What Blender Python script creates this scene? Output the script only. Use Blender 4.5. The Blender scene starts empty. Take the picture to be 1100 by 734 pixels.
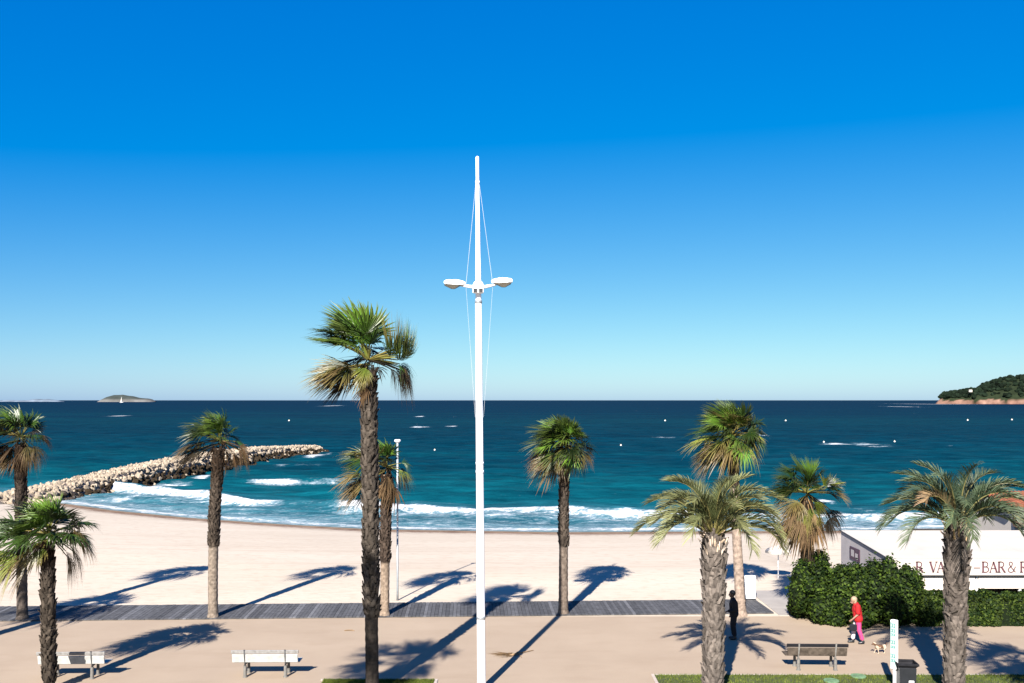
import bpy, math, random
import numpy as np
from mathutils import Vector, Matrix, noise as mnoise

R = math.radians
scene = bpy.context.scene
COL = scene.collection
CAM_H = 8.5
F = 1000.0            # focal length in photo pixels (photo 1100 wide), used only to survey positions


def G(px, py, z=0.0):
    """survey: point of the level plane z seen at photo pixel (px, py)"""
    Y = (CAM_H - z) * F / (py - 430.0)
    return Vector(((px - 550.0) / F * Y, Y, z))


def lerp(a, b, t):
    return tuple(a[i] + (b[i] - a[i]) * t for i in range(len(a)))


# ------------------------------------------------------------------ materials
def nd(nt, typ, **kw):
    n = nt.nodes.new(typ)
    for k, v in kw.items():
        setattr(n, k, v)
    return n


def math_node(nt, op, a, b=None, clamp=False):
    n = nt.nodes.new('ShaderNodeMath')
    n.operation = op
    n.use_clamp = clamp
    for i, v in enumerate((a, b)):
        if v is None:
            continue
        if isinstance(v, (int, float)):
            n.inputs[i].default_value = v
        else:
            nt.links.new(v, n.inputs[i])
    return n.outputs[0]


def mix_rgb(nt, fac, a, b, blend='MIX'):
    n = nt.nodes.new('ShaderNodeMix')
    n.data_type = 'RGBA'
    n.blend_type = blend
    for idx, v in ((0, fac), (6, a), (7, b)):
        if isinstance(v, (int, float)):
            n.inputs[idx].default_value = v
        elif isinstance(v, tuple):
            n.inputs[idx].default_value = (v[0], v[1], v[2], 1)
        else:
            nt.links.new(v, n.inputs[idx])
    return n.outputs[2]


def ramp(nt, fac, stops, interp='LINEAR'):
    n = nt.nodes.new('ShaderNodeValToRGB')
    cr = n.color_ramp
    cr.interpolation = interp
    while len(cr.elements) < len(stops):
        cr.elements.new(0.5)
    for e, (p, c) in zip(cr.elements, stops):
        e.position = p
        e.color = (c[0], c[1], c[2], 1)
    nt.links.new(fac, n.inputs[0])
    return n.outputs[0]


def noise_tex(nt, coord, scale, detail=4, rough=0.55, stretch=None):
    if stretch:
        m = nt.nodes.new('ShaderNodeMapping')
        m.inputs['Scale'].default_value = stretch
        nt.links.new(coord, m.inputs[0])
        coord = m.outputs[0]
    n = nt.nodes.new('ShaderNodeTexNoise')
    n.inputs['Scale'].default_value = scale
    n.inputs['Detail'].default_value = detail
    n.inputs['Roughness'].default_value = rough
    nt.links.new(coord, n.inputs['Vector'])
    return n.outputs[0]


def new_mat(name):
    m = bpy.data.materials.new(name)
    m.use_nodes = True
    nt = m.node_tree
    return m, nt, nt.nodes['Principled BSDF']


def mat(name, color=(0.5, 0.5, 0.5), rough=0.6, attr=False, vary=0.15, vscale=6.0, bump=0.0, bscale=30.0,
        metal=0.0, spec=0.4, trans=0.0):
    m, nt, b = new_mat(name)
    tc = nd(nt, 'ShaderNodeTexCoord').outputs['Object']
    if attr:
        base = nd(nt, 'ShaderNodeAttribute', attribute_name='Col').outputs[0]
    else:
        base = color
    n1 = noise_tex(nt, tc, vscale)
    lo = 1 - vary * 1.6
    hi = 1 + vary * 1.6
    f = ramp(nt, n1, [(0.25, (lo, lo, lo)), (0.75, (hi, hi, hi))])
    c = mix_rgb(nt, 1.0, f, base, 'MULTIPLY')
    nt.links.new(c, b.inputs['Base Color'])
    b.inputs['Roughness'].default_value = rough
    b.inputs['Metallic'].default_value = metal
    b.inputs['Specular IOR Level'].default_value = spec
    if bump > 0:
        bn = nd(nt, 'ShaderNodeBump')
        bn.inputs['Strength'].default_value = bump
        bn.inputs['Distance'].default_value = 0.02
        nt.links.new(noise_tex(nt, tc, bscale), bn.inputs['Height'])
        nt.links.new(bn.outputs[0], b.inputs['Normal'])
    if trans > 0:
        t = nd(nt, 'ShaderNodeBsdfTranslucent')
        c2 = mix_rgb(nt, 1.0, c, (1.25, 1.25, 0.7), 'MULTIPLY')
        nt.links.new(c2, t.inputs[0])
        mx = nd(nt, 'ShaderNodeMixShader')
        mx.inputs[0].default_value = trans
        nt.links.new(b.outputs[0], mx.inputs[1])
        nt.links.new(t.outputs[0], mx.inputs[2])
        nt.links.new(mx.outputs[0], nt.nodes['Material Output'].inputs[0])
    return m


M = {}
M['leaf'] = mat('palm_leaf', attr=True, rough=0.4, vary=0.22, vscale=2.5, trans=0.10, spec=0.3)
M['deadleaf'] = mat('dry_palm_leaf', attr=True, rough=0.8, vary=0.25, vscale=3.0, trans=0.08, spec=0.15)
M['feather'] = mat('feather_palm_leaf', attr=True, rough=0.5, vary=0.2, vscale=2.0, trans=0.12, spec=0.3)
M['bark'] = mat('palm_bark', attr=True, rough=0.9, vary=0.3, vscale=9.0, bump=0.6, bscale=25, spec=0.1)
M['shrub'] = mat('shrub_leaf', attr=True, rough=0.65, vary=0.35, vscale=1.3, trans=0.12, spec=0.12)
M['white_paint'] = mat('white_paint', (0.82, 0.82, 0.83), 0.35, vary=0.03, vscale=2, spec=0.4)
M['white_canvas'] = mat('white_canvas', (0.37, 0.34, 0.305), 0.85, vary=0.05, vscale=0.8, bump=0.15, bscale=3, spec=0.1)
M['pale_metal'] = mat('pale_metal', (0.30, 0.32, 0.34), 0.4, vary=0.08, vscale=4)
M['wire'] = mat('stay_wire', (0.33, 0.36, 0.39), 0.4, vary=0.05)
M['cream'] = mat('cream_panel', (0.48, 0.425, 0.37), 0.7, vary=0.05, vscale=1)
M['steel'] = mat('galvanised_steel', (0.2440, 0.2614, 0.2788), 0.4, vary=0.12, vscale=8, metal=0.4)
M['black'] = mat('black_paint', (0.012, 0.013, 0.016), 0.4, vary=0.15, vscale=5)
M['glass'] = mat('lamp_lens', (0.22, 0.20, 0.16), 0.15, vary=0.1, vscale=8, spec=0.6)
M['bench_white'] = mat('bench_white_boards', (0.2904, 0.2904, 0.2788), 0.6, vary=0.16, vscale=7, bump=0.2, bscale=40)
M['bench_top'] = mat('bench_weathered_rail', (0.1743, 0.1685, 0.1627), 0.7, vary=0.2, vscale=9, bump=0.2, bscale=40)
M['bench_grey'] = mat('bench_grey_boards', (0.060, 0.048, 0.038), 0.8, vary=0.35, vscale=9, bump=0.3, bscale=40, spec=0.1)
M['bench_dark'] = mat('bench_dark_rail', (0.0110, 0.0110, 0.0133), 0.7, vary=0.2, vscale=8, spec=0.1)
M['bench_leg'] = mat('bench_leg_metal', (0.035, 0.035, 0.037), 0.5, vary=0.2, vscale=12, metal=0.3)
M['concrete_foot'] = mat('bench_foot', (0.1104, 0.1046, 0.0958), 0.8, vary=0.2, vscale=14)
M['terracotta'] = mat('terracotta_tile', (0.1917, 0.0581, 0.0261), 0.8, vary=0.3, vscale=3)
M['brown_wall'] = mat('brown_timber', (0.0988, 0.0610, 0.0378), 0.7, vary=0.25, vscale=5)
M['lilac_panel'] = mat('lilac_side_canvas', (0.30, 0.275, 0.275), 0.8, vary=0.06, vscale=1.5)
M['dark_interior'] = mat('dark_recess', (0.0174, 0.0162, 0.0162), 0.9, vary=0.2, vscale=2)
M['purple'] = mat('purple_sign', (0.0407, 0.0174, 0.0349), 0.5, vary=0.25, vscale=4)
M['letter'] = mat('letter_paint', (0.0755, 0.0290, 0.0378), 0.7, vary=0.1, vscale=8)
M['teal'] = mat('teal_paint', (0.0116, 0.1278, 0.1046), 0.5, vary=0.2, vscale=9)
M['pale_teal'] = mat('pale_teal_panel', (0.3021, 0.4066, 0.3950), 0.5, vary=0.06, vscale=5)
M['skin'] = mat('skin', (0.2091, 0.1162, 0.0813), 0.55, vary=0.06, vscale=12)
M['shaded_skin'] = mat('skin_in_shade', (0.07, 0.04, 0.03), 0.55, vary=0.06, vscale=12)  # skin colour darkened to hold the shade of the palm
M['red_cloth'] = mat('red_cloth', (0.2788, 0.0029, 0.0046), 0.8, vary=0.12, vscale=9)
M['pink_cloth'] = mat('pink_cloth', (0.4357, 0.0349, 0.1278), 0.8, vary=0.2, vscale=12)
M['white_cloth'] = mat('white_cloth', (0.4531, 0.4066, 0.4299), 0.8, vary=0.06, vscale=12)
M['black_cloth'] = mat('black_cloth', (0.009, 0.010, 0.014), 0.85, vary=0.1, vscale=9, spec=0.2)
M['blond_hair'] = mat('blond_hair', (0.2440, 0.1801, 0.1162), 0.6, vary=0.15, vscale=20)
M['black_hair'] = mat('black_hair', (0.0035, 0.0029, 0.0029), 0.6, vary=0.15, vscale=20)
M['dog_fur'] = mat('dog_fur', attr=True, rough=0.8, vary=0.15, vscale=15, bump=0.3, bscale=60)
M['litter'] = mat('dry_litter', (0.1743, 0.1104, 0.0581), 0.9, vary=0.25, vscale=8)
M['limestone'] = mat('limestone_boulder', attr=True, rough=0.9, vary=0.22, vscale=1.8, bump=0.5, bscale=6, spec=0.1)
M['wet_rock'] = mat('wet_algae_rock', attr=True, rough=0.6, vary=0.3, vscale=1.8, bump=0.5, bscale=6)
M['cover'] = mat('cover_green', (0.09, 0.16, 0.085), 0.8, vary=0.3, vscale=5)
M['buoy_white'] = mat('buoy_white', (0.4938, 0.4880, 0.4647), 0.4, vary=0.05)
M['buoy_yellow'] = mat('buoy_band', (0.4066, 0.3195, 0.0871), 0.4, vary=0.05)
M['island_rock'] = mat('island_ground', attr=True, rough=0.95, vary=0.2, vscale=0.02, spec=0.05)
M['headland'] = mat('headland_ground', attr=True, rough=0.95, vary=0.3, vscale=0.06, spec=0.05)
M['pine'] = mat('pine_canopy', attr=True, rough=0.9, vary=0.4, vscale=0.12, spec=0.05)


# ------------------------------------------------------------------ mesh builder
class MB:
    def __init__(self):
        self.v, self.f, self.c = [], [], []

    def add(self, vs, fs, col=(0.5, 0.5, 0.5)):
        o = len(self.v)
        self.v.extend([tuple(p) for p in vs])
        self.f.extend([tuple(i + o for i in q) for q in fs])
        if isinstance(col, list):
            self.c.extend(col)
        else:
            self.c.extend([col] * len(vs))

    def box(self, x0, x1, y0, y1, z0, z1, col=(0.5, 0.5, 0.5), mtx=None, bevel=0.0):
        if bevel > 0:
            b = min(bevel, (x1 - x0) * 0.45, (y1 - y0) * 0.45, (z1 - z0) * 0.45)
            vs = []
            for sx in (0, 1):
                for sy in (0, 1):
                    for sz in (0, 1):
                        X, Y, Z = (x1 if sx else x0), (y1 if sy else y0), (z1 if sz else z0)
                        dx, dy, dz = (-b if sx else b), (-b if sy else b), (-b if sz else b)
                        vs += [(X, Y + dy, Z + dz), (X + dx, Y, Z + dz), (X + dx, Y + dy, Z)]
            idx = lambda sx, sy, sz, a: (sx * 4 + sy * 2 + sz) * 3 + a
            fs = []
            for s in (0, 1):
                fs.append([idx(s, 0, 0, 0), idx(s, 1, 0, 0), idx(s, 1, 1, 0), idx(s, 0, 1, 0)])
                fs.append([idx(0, s, 0, 1), idx(1, s, 0, 1), idx(1, s, 1, 1), idx(0, s, 1, 1)])
                fs.append([idx(0, 0, s, 2), idx(1, 0, s, 2), idx(1, 1, s, 2), idx(0, 1, s, 2)])
            for a in (0, 1):
                for b2 in (0, 1):
                    fs.append([idx(a, b2, 0, 0), idx(a, b2, 1, 0), idx(a, b2, 1, 1), idx(a, b2, 0, 1)])
                    fs.append([idx(a, 0, b2, 0), idx(a, 1, b2, 0), idx(a, 1, b2, 2), idx(a, 0, b2, 2)])
                    fs.append([idx(0, a, b2, 1), idx(1, a, b2, 1), idx(1, a, b2, 2), idx(0, a, b2, 2)])
                    for c2 in (0, 1):
                        fs.append([idx(a, b2, c2, 0), idx(a, b2, c2, 1), idx(a, b2, c2, 2)])
        else:
            vs = [(x0, y0, z0), (x1, y0, z0), (x1, y1, z0), (x0, y1, z0), (x0, y0, z1), (x1, y0, z1), (x1, y1, z1), (x0, y1, z1)]
            fs = [(0, 3, 2, 1), (4, 5, 6, 7), (0, 1, 5, 4), (1, 2, 6, 5), (2, 3, 7, 6), (3, 0, 4, 7)]
        if mtx is not None:
            vs = [mtx @ Vector(p) for p in vs]
        self.add(vs, fs, col)

    def tube(self, pts, rads, n=8, col=(0.5, 0.5, 0.5), caps=True):
        pts = [Vector(p) for p in pts]
        if isinstance(rads, (int, float)):
            rads = [rads] * len(pts)
        vs, fs = [], []
        ref = None
        for i, p in enumerate(pts):
            t = (pts[min(i + 1, len(pts) - 1)] - pts[max(i - 1, 0)]).normalized()
            if ref is None:
                ref = Vector((1, 0, 0)) if abs(t.x) < 0.8 else Vector((0, 1, 0))
            a = (ref - t * ref.dot(t)).normalized()
            ref = a
            b = t.cross(a)
            for k in range(n):
                ang = 2 * math.pi * k / n
                vs.append(p + (a * math.cos(ang) + b * math.sin(ang)) * rads[i])
        for i in range(len(pts) - 1):
            for k in range(n):
                k2 = (k + 1) % n
                fs.append((i * n + k, i * n + k2, (i + 1) * n + k2, (i + 1) * n + k))
        if caps:
            fs.append(tuple(range(n - 1, -1, -1)))
            fs.append(tuple((len(pts) - 1) * n + k for k in range(n)))
        self.add(vs, fs, col)

    def ball(self, c, r, n=10, m=7, scale=(1, 1, 1), col=(0.5, 0.5, 0.5)):
        vs, fs = [], []
        c = Vector(c)
        for j in range(1, m):
            th = math.pi * j / m
            for k in range(n):
                ph = 2 * math.pi * k / n
                vs.append(c + Vector((math.sin(th) * math.cos(ph) * r * scale[0], math.sin(th) * math.sin(ph) * r * scale[1], math.cos(th) * r * scale[2])))
        top = len(vs)
        vs.append(c + Vector((0, 0, r * scale[2])))
        vs.append(c - Vector((0, 0, r * scale[2])))
        for j in range(m - 2):
            for k in range(n):
                k2 = (k + 1) % n
                fs.append((j * n + k, (j + 1) * n + k, (j + 1) * n + k2, j * n + k2))
        for k in range(n):
            k2 = (k + 1) % n
            fs.append((top, k, k2))
            fs.append((top + 1, (m - 2) * n + k2, (m - 2) * n + k))
        self.add(vs, fs, col)

    def capsule(self, a, b, ra, rb, n=12):
        a, b = Vector(a), Vector(b)
        self.tube([a, a.lerp(b, 0.5), b], [ra, (ra + rb) / 2, rb], n)
        self.ball(a, ra, n, 8)
        self.ball(b, rb, n, 8)

    def build(self, name, material, parent=None, smooth=False, loc=None):
        me = bpy.data.meshes.new(name)
        me.from_pydata(self.v, [], self.f)
        a = me.color_attributes.new('Col', 'FLOAT_COLOR', 'POINT')
        arr = np.ones((len(self.v), 4), dtype=np.float32)
        arr[:, :3] = np.array(self.c, dtype=np.float32).reshape(-1, 3)
        a.data.foreach_set('color', arr.ravel())
        me.materials.append(material)
        if smooth:
            me.polygons.foreach_set('use_smooth', [True] * len(me.polygons))
        me.update()
        o = bpy.data.objects.new(name, me)
        COL.objects.link(o)
        if parent:
            o.parent = parent
        if loc is not None:
            o.location = loc
        return o


def thing(name, label, cat, loc=(0, 0, 0), rz=0.0, group=None):
    o = bpy.data.objects.new(name, None)
    o.empty_display_size = 0.2
    COL.objects.link(o)
    o.location = loc
    o.rotation_euler = (0, 0, rz)
    o['label'] = label
    o['category'] = cat
    if group:
        o['group'] = group
    return o


def tag(o, label=None, cat=None, group=None, kind=None):
    for k, v in (('label', label), ('category', cat), ('group', group), ('kind', kind)):
        if v:
            o[k] = v
    return o


def remesh(o, voxel, smooth_it=3):
    md = o.modifiers.new('r', 'REMESH')
    md.mode = 'VOXEL'
    md.voxel_size = voxel
    sm = o.modifiers.new('s', 'SMOOTH')
    sm.iterations = smooth_it
    sm.factor = 0.5
    dg = bpy.context.evaluated_depsgraph_get()
    dg.update()
    me = bpy.data.meshes.new_from_object(o.evaluated_get(dg))
    o.modifiers.clear()
    old = o.data
    mm = old.materials[0]
    o.data = me
    if not me.materials:
        me.materials.append(mm)
    me.polygons.foreach_set('use_smooth', [True] * len(me.polygons))
    return o


# ------------------------------------------------------------------ camera, light, sky
cam = bpy.data.cameras.new('camera')
co = bpy.data.objects.new('camera', cam)
COL.objects.link(co)
co.location = (0, 0, CAM_H)
co.rotation_euler = (R(90), 0, 0)
cam.sensor_width = 36
cam.lens = 36 * F / 1100.0
cam.shift_y = 63 / 1100.0
cam.clip_start = 0.2
cam.clip_end = 200000
scene.camera = co

SUNV = Vector((-0.411, -1.39, 1.0)).normalized()       # towards the sun
elev = math.asin(SUNV.z)
azim = math.atan2(SUNV.x, SUNV.y)
sl = bpy.data.lights.new('sun', 'SUN')
sl.energy = 5.0
sl.angle = R(0.5)
sl.color = (1.0, 0.94, 0.86)
so = bpy.data.objects.new('sun', sl)
COL.objects.link(so)
so.location = SUNV * 60
so.rotation_euler = SUNV.to_track_quat('Z', 'Y').to_euler()

w = bpy.data.worlds.new('World')
scene.world = w
w.use_nodes = True
wt = w.node_tree
bg = wt.nodes['Background']
sky = nd(wt, 'ShaderNodeTexSky', sky_type='NISHITA')
sky.sun_disc = False
sky.sun_elevation = elev
sky.sun_rotation = azim % (2 * math.pi)
sky.air_density = 0.7
sky.dust_density = 0.5
sky.ozone_density = 1.0
sky.altitude = 0
# deep, saturated mediterranean blue: a film-like response per colour channel and more saturation of the same sky
sep = nd(wt, 'ShaderNodeSeparateColor')
comb = nd(wt, 'ShaderNodeCombineColor')
wt.links.new(sky.outputs[0], sep.inputs[0])
for ch, (a_, g_) in enumerate(((0.08697, 0.8665), (0.1015, 0.7956), (0.10642, 0.35))):
    v_ = math_node(wt, 'POWER', math_node(wt, 'MULTIPLY', sep.outputs[ch], a_), g_)
    wt.links.new(v_, comb.inputs[ch])
hs = nd(wt, 'ShaderNodeHueSaturation')
hs.inputs['Saturation'].default_value = 1.34
hs.inputs['Hue'].default_value = 0.492
hs.inputs['Value'].default_value = 5.79
wt.links.new(comb.outputs[0], hs.inputs['Color'])
wt.links.new(hs.outputs[0], bg.inputs[0])
bg.inputs[1].default_value = 0.055

vs_ = scene.view_settings
vs_.view_transform = 'Standard'
vs_.look = 'None'
vs_.exposure = 1.65
vs_.gamma = 1.0
vs_.use_curve_mapping = False

# ------------------------------------------------------------------ ground: promenade, beach, sea
SX = [-400, -120, -70, -50, -43, -36.4, -27.8, -18.8, -10.8, 3.5, 12, 28.6, 60, 150, 400]
SY = [125, 100, 93, 92, 90, 84.7, 79.4, 75.2, 72.2, 70.6, 70.9, 71.6, 75, 90, 120]


def shore(x):
    return np.interp(x, SX, SY)


def beach_z(x, y):
    d = shore(x) - y
    z = np.where(d > 0, -1.5 * np.clip(1 - d / 25.0, 0, 1) ** 1.25, -1.5 + d * 0.07)
    dip = np.clip((x - 14.6) / 1.2, 0, 1) * np.clip((y - 37.2) / 0.6, 0, 1)
    return np.minimum(z, -0.85 * dip)


def grid_mesh(name, X, Y, Z, material, attrs=None, smooth=True):
    ny, nx = X.shape
    co_ = np.stack([X, Y, Z], -1).reshape(-1, 3)
    idx = np.arange(nx * ny).reshape(ny, nx)
    q = np.stack([idx[:-1, :-1], idx[:-1, 1:], idx[1:, 1:], idx[1:, :-1]], -1).reshape(-1, 4)
    me = bpy.data.meshes.new(name)
    me.vertices.add(len(co_))
    me.vertices.foreach_set('co', co_.ravel().astype(np.float32))
    me.loops.add(q.size)
    me.loops.foreach_set('vertex_index', q.ravel().astype(np.int32))
    me.polygons.add(len(q))
    me.polygons.foreach_set('loop_start', (np.arange(len(q)) * 4).astype(np.int32))
    me.update(calc_edges=True)
    for k, a in (attrs or {}).items():
        at = me.attributes.new(k, 'FLOAT', 'POINT')
        at.data.foreach_set('value', a.ravel().astype(np.float32))
    if smooth:
        me.polygons.foreach_set('use_smooth', [True] * len(q))
    me.materials.append(material)
    o = bpy.data.objects.new(name, me)
    COL.objects.link(o)
    return o


# promenade: compacted pinkish stabilised sand
m, nt, b = new_mat('promenade_surface')
tc = nd(nt, 'ShaderNodeTexCoord').outputs['Object']
n1 = noise_tex(nt, tc, 0.35, 5, 0.6)
n2 = noise_tex(nt, tc, 1.1, 6, 0.65, (0.35, 1.0, 1.0))
n3 = noise_tex(nt, tc, 45, 2, 0.5)
c = ramp(nt, n1, [(0.3, (0.2477, 0.1913, 0.1411)), (0.7, (0.2918, 0.2302, 0.1720))])
c = mix_rgb(nt, ramp(nt, n2, [(0.50, (0, 0, 0)), (0.72, (0.6, 0.6, 0.6))]), c, (0.2238, 0.1679, 0.1205))
c = mix_rgb(nt, 0.25, c, ramp(nt, n3, [(0.3, (0.1759, 0.1366, 0.0999)), (0.7, (0.3597, 0.2887, 0.2203))]))
nt.links.new(c, b.inputs['Base Color'])
b.inputs['Roughness'].default_value = 0.9
b.inputs['Specular IOR Level'].default_value = 0.1
bn = nd(nt, 'ShaderNodeBump')
bn.inputs['Strength'].default_value = 0.25
bn.inputs['Distance'].default_value = 0.01
nt.links.new(n3, bn.inputs['Height'])
nt.links.new(bn.outputs[0], b.inputs['Normal'])
M['promenade'] = m
pm = MB()
pm.add([(-140, -30, 0), (140, -30, 0), (140, 36.6, 0), (-140, 36.6, 0)], [(0, 1, 2, 3)])
tag(pm.build('promenade', M['promenade']), kind='structure')

# beach
m, nt, b = new_mat('beach_sand')
tc = nd(nt, 'ShaderNodeTexCoord').outputs['Object']
dd = nd(nt, 'ShaderNodeAttribute', attribute_name='shoredist').outputs['Fac']
n1 = noise_tex(nt, tc, 0.18, 5, 0.6, (0.3, 1, 1))
n2 = noise_tex(nt, tc, 0.9, 5, 0.7, (0.12, 1.4, 1))
n3 = noise_tex(nt, tc, 1.6, 6, 0.75, (0.5, 1.4, 1))
c = ramp(nt, n1, [(0.3, (0.3721, 0.3154, 0.2526)), (0.7, (0.4242, 0.3672, 0.2998))])
c = mix_rgb(nt, ramp(nt, n2, [(0.52, (0, 0, 0)), (0.72, (0.3894, 0.3889, 0.3552))]), c, (0.3290, 0.2679, 0.2053))
fp = noise_tex(nt, tc, 2.2, 3, 0.6, (0.7, 1.3, 1))
c = mix_rgb(nt, ramp(nt, fp, [(0.50, (0, 0, 0)), (0.68, (0.6, 0.6, 0.6))]), c, (0.3300, 0.2671, 0.2072))
# wheel tracks of the beach cleaner running along the shore
sx = nd(nt, 'ShaderNodeSeparateXYZ')
nt.links.new(tc, sx.inputs[0])
wob = math_node(nt, 'MULTIPLY', math_node(nt, 'SINE', math_node(nt, 'MULTIPLY', sx.outputs[0], 0.045)), 1.6)
for y0_, str_ in ((47.5, .4), (49.4, .4), (55.0, .5), (57.0, .5), (62.3, .4)):
    dist = math_node(nt, 'ABSOLUTE', math_node(nt, 'SUBTRACT', math_node(nt, 'SUBTRACT', sx.outputs[1], wob), y0_))
    mk = ramp(nt, math_node(nt, 'ADD', dist, math_node(nt, 'MULTIPLY', n3, 0.25)), [(0.18, (str_, str_, str_)), (0.34, (0, 0, 0))])
    c = mix_rgb(nt, mk, c, (0.3300, 0.2671, 0.2072))
dn = math_node(nt, 'ADD', dd, math_node(nt, 'MULTIPLY', math_node(nt, 'SUBTRACT', n3, 0.5), 3.0))
wet = ramp(nt, math_node(nt, 'MULTIPLY', dn, 0.1), [(0.0, (1, 1, 1)), (0.17, (1, 1, 1)), (0.36, (0, 0, 0))])
c = mix_rgb(nt, math_node(nt, 'MULTIPLY', wet, 0.85), c, (0.1583, 0.0938, 0.0526))
weed = math_node(nt, 'MULTIPLY',
                 ramp(nt, math_node(nt, 'MULTIPLY', dd, 0.1), [(0.04, (0, 0, 0)), (0.12, (1, 1, 1)), (0.24, (1, 1, 1)), (0.5, (0, 0, 0))]),
                 ramp(nt, n3, [(0.46, (0, 0, 0)), (0.56, (1, 1, 1))]))
c = mix_rgb(nt, math_node(nt, 'MULTIPLY', weed, 0.8), c, (0.0593, 0.0226, 0.0117))
nt.links.new(c, b.inputs['Base Color'])
b.inputs['Roughness'].default_value = 0.9
b.inputs['Specular IOR Level'].default_value = 0.1
bn = nd(nt, 'ShaderNodeBump')
bn.inputs['Strength'].default_value = 0.35
bn.inputs['Distance'].default_value = 0.09
nt.links.new(noise_tex(nt, tc, 2.6, 5, 0.6, (0.6, 1.4, 1)), bn.inputs['Height'])
nt.links.new(bn.outputs[0], b.inputs['Normal'])
M['beach'] = m
xs = np.linspace(-150, 150, 260)
ys = np.concatenate([np.linspace(36.6, 60, 40), np.linspace(60.5, 100, 90), np.linspace(101, 180, 30)])
XX, YY = np.meshgrid(xs, ys)
rng0 = np.random.RandomState(3)
ZZ = beach_z(XX, YY) - 0.003
tag(grid_mesh('beach', XX, YY, ZZ, M['beach'], {'shoredist': shore(XX) - YY}), kind='structure')

# sea
ys = [64.0]
dy = 0.30
while ys[-1] < 60000:
    ys.append(ys[-1] + dy)
    dy *= 1.0155
ys = np.array(ys)
NX = 360
u = np.linspace(-1, 1, NX)
YY = np.repeat(ys[:, None], NX, 1)
XX = u[None, :] * (YY * 0.72 + 12)
off = YY - shore(XX)
# breaker crest lines
BX = [-60, -40, -22, -16, -10, 0.8, 13.5, 30, 45, 80]
BY = [112, 100, 88.5, 87, 84.2, 82, 79.6, 77.6, 77.5, 82]
crest = np.interp(XX, BX, BY) + 0.5 * np.sin(XX * 0.55) + 0.3 * np.sin(XX * 1.37 + 1)
e = YY - crest


def nz(x, y, s, seed=0):
    """cheap smooth value noise (numpy)"""
    x = x / s + seed * 17.3
    y = y / s + seed * 9.1
    xi, yi = np.floor(x), np.floor(y)
    fx, fy = x - xi, y - yi
    fx = fx * fx * (3 - 2 * fx)
    fy = fy * fy * (3 - 2 * fy)

    def h(a, b_):
        v = np.sin(a * 127.1 + b_ * 311.7 + seed) * 43758.5453
        return v - np.floor(v)
    return (h(xi, yi) * (1 - fx) + h(xi + 1, yi) * fx) * (1 - fy) + (h(xi, yi + 1) * (1 - fx) + h(xi + 1, yi + 1) * fx) * fy


fade = np.clip(1 - (YY - 90) / 500.0, 0, 1)
near = np.clip(off / 9.0, 0, 1)
Z = np.full_like(XX, -1.5)
Z += near * fade * 0.20 * np.sin(2 * np.pi * (YY + 5 * nz(XX, YY, 18, 1) - 0.12 * XX) / 9.0)
Z += near * fade * 0.12 * np.sin(2 * np.pi * (YY * 0.9 + 0.35 * XX + 4 * nz(XX, YY, 11, 2)) / 5.2)
Z += near * fade * 0.16 * (nz(XX, YY, 3.0, 3) - 0.5) + near * fade * 0.09 * (nz(XX, YY, 1.3, 4) - 0.5)
amp = 0.35 + 0.45 * nz(XX, YY * 0, 13, 5)
Z += amp * np.where(e < 0, np.exp(-(e / 0.9) ** 2), np.exp(-(e / 3.0) ** 2))
# second swell line farther out
crest2 = 112 + 0.10 * (-XX - 25) + 0.8 * np.sin(XX * 0.3)
e2 = YY - crest2
Z += 0.5 * np.where(e2 < 0, np.exp(-(e2 / 1.0) ** 2), np.exp(-(e2 / 3.2) ** 2)) * np.exp(-((XX + 18) / 28.0) ** 2)
crest3 = 97 + 0.7 * np.sin(XX * 0.2 + 1) - 0.03 * XX
e3 = YY - crest3
Z += 0.42 * np.where(e3 < 0, np.exp(-(e3 / 1.0) ** 2), np.exp(-(e3 / 3.2) ** 2)) * np.clip(0.2 + nz(XX, XX * 0, 16, 8), 0, 1)
Z += np.clip(1 - off / 3.0, 0, 1) * 0.02
foam = np.zeros_like(XX)
brk = np.clip(np.interp(XX, [-60, -40, -36, -24, -21, -17, -15.5, -12, 0, 14, 20, 31, 50], [1, 1.0, 1.0, 1.0, 0.25, 0.2, 0.85, 1.0, 0.9, 0.8, 0.7, 0.95, 0.8]), 0, 1)
foam = np.maximum(foam, 0.92 * brk * np.where(e > 0, np.exp(-(e / 0.5) ** 2), np.exp(-(e / 1.7) ** 2)))
foam = np.maximum(foam, 0.62 * np.where(e < 0, np.exp(-(e / 5.5) ** 2), 0) * np.clip(brk + 0.1, 0, 1))
foam = np.maximum(foam, 0.95 * np.exp(-((off - 1.3) / 0.9) ** 2) * (0.62 + 0.4 * nz(XX, YY, 5, 6)))
foam = np.maximum(foam, np.clip(0.56 - off / 30.0, 0, 1) * (off > 0))
b2 = np.exp(-((XX + 28.3) / 3.6) ** 4)
foam = np.maximum(foam, b2 * np.where(e2 > 0, np.exp(-(e2 / 0.7) ** 2), np.exp(-(e2 / 2.0) ** 2)))
foam = np.maximum(foam, 0.55 * np.exp(-((XX + 21) / 4.5) ** 4) * np.exp(-((e2 + 0.3) / 1.0) ** 2))


foam *= np.clip((XX + 49.0) / 4.0, 0, 1)


def streak(px0, px1, py, wpx, s=1.0):
    global foam
    a = G(px0, py, -1.5)
    c_ = G(px1, py, -1.5)
    wy = wpx * a.y * a.y / 10000.0
    cx, hx = (a.x + c_.x) / 2, (c_.x - a.x) / 2
    wob = 1.0 * wy * (nz(XX, XX * 0, max(hx * 0.35, 1.0), 11) - 0.5)
    g = s * np.exp(-((XX - cx) / hx) ** 4) * np.exp(-((YY - a.y + wob) / wy) ** 2)
    foam = np.maximum(foam, g)


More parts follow.
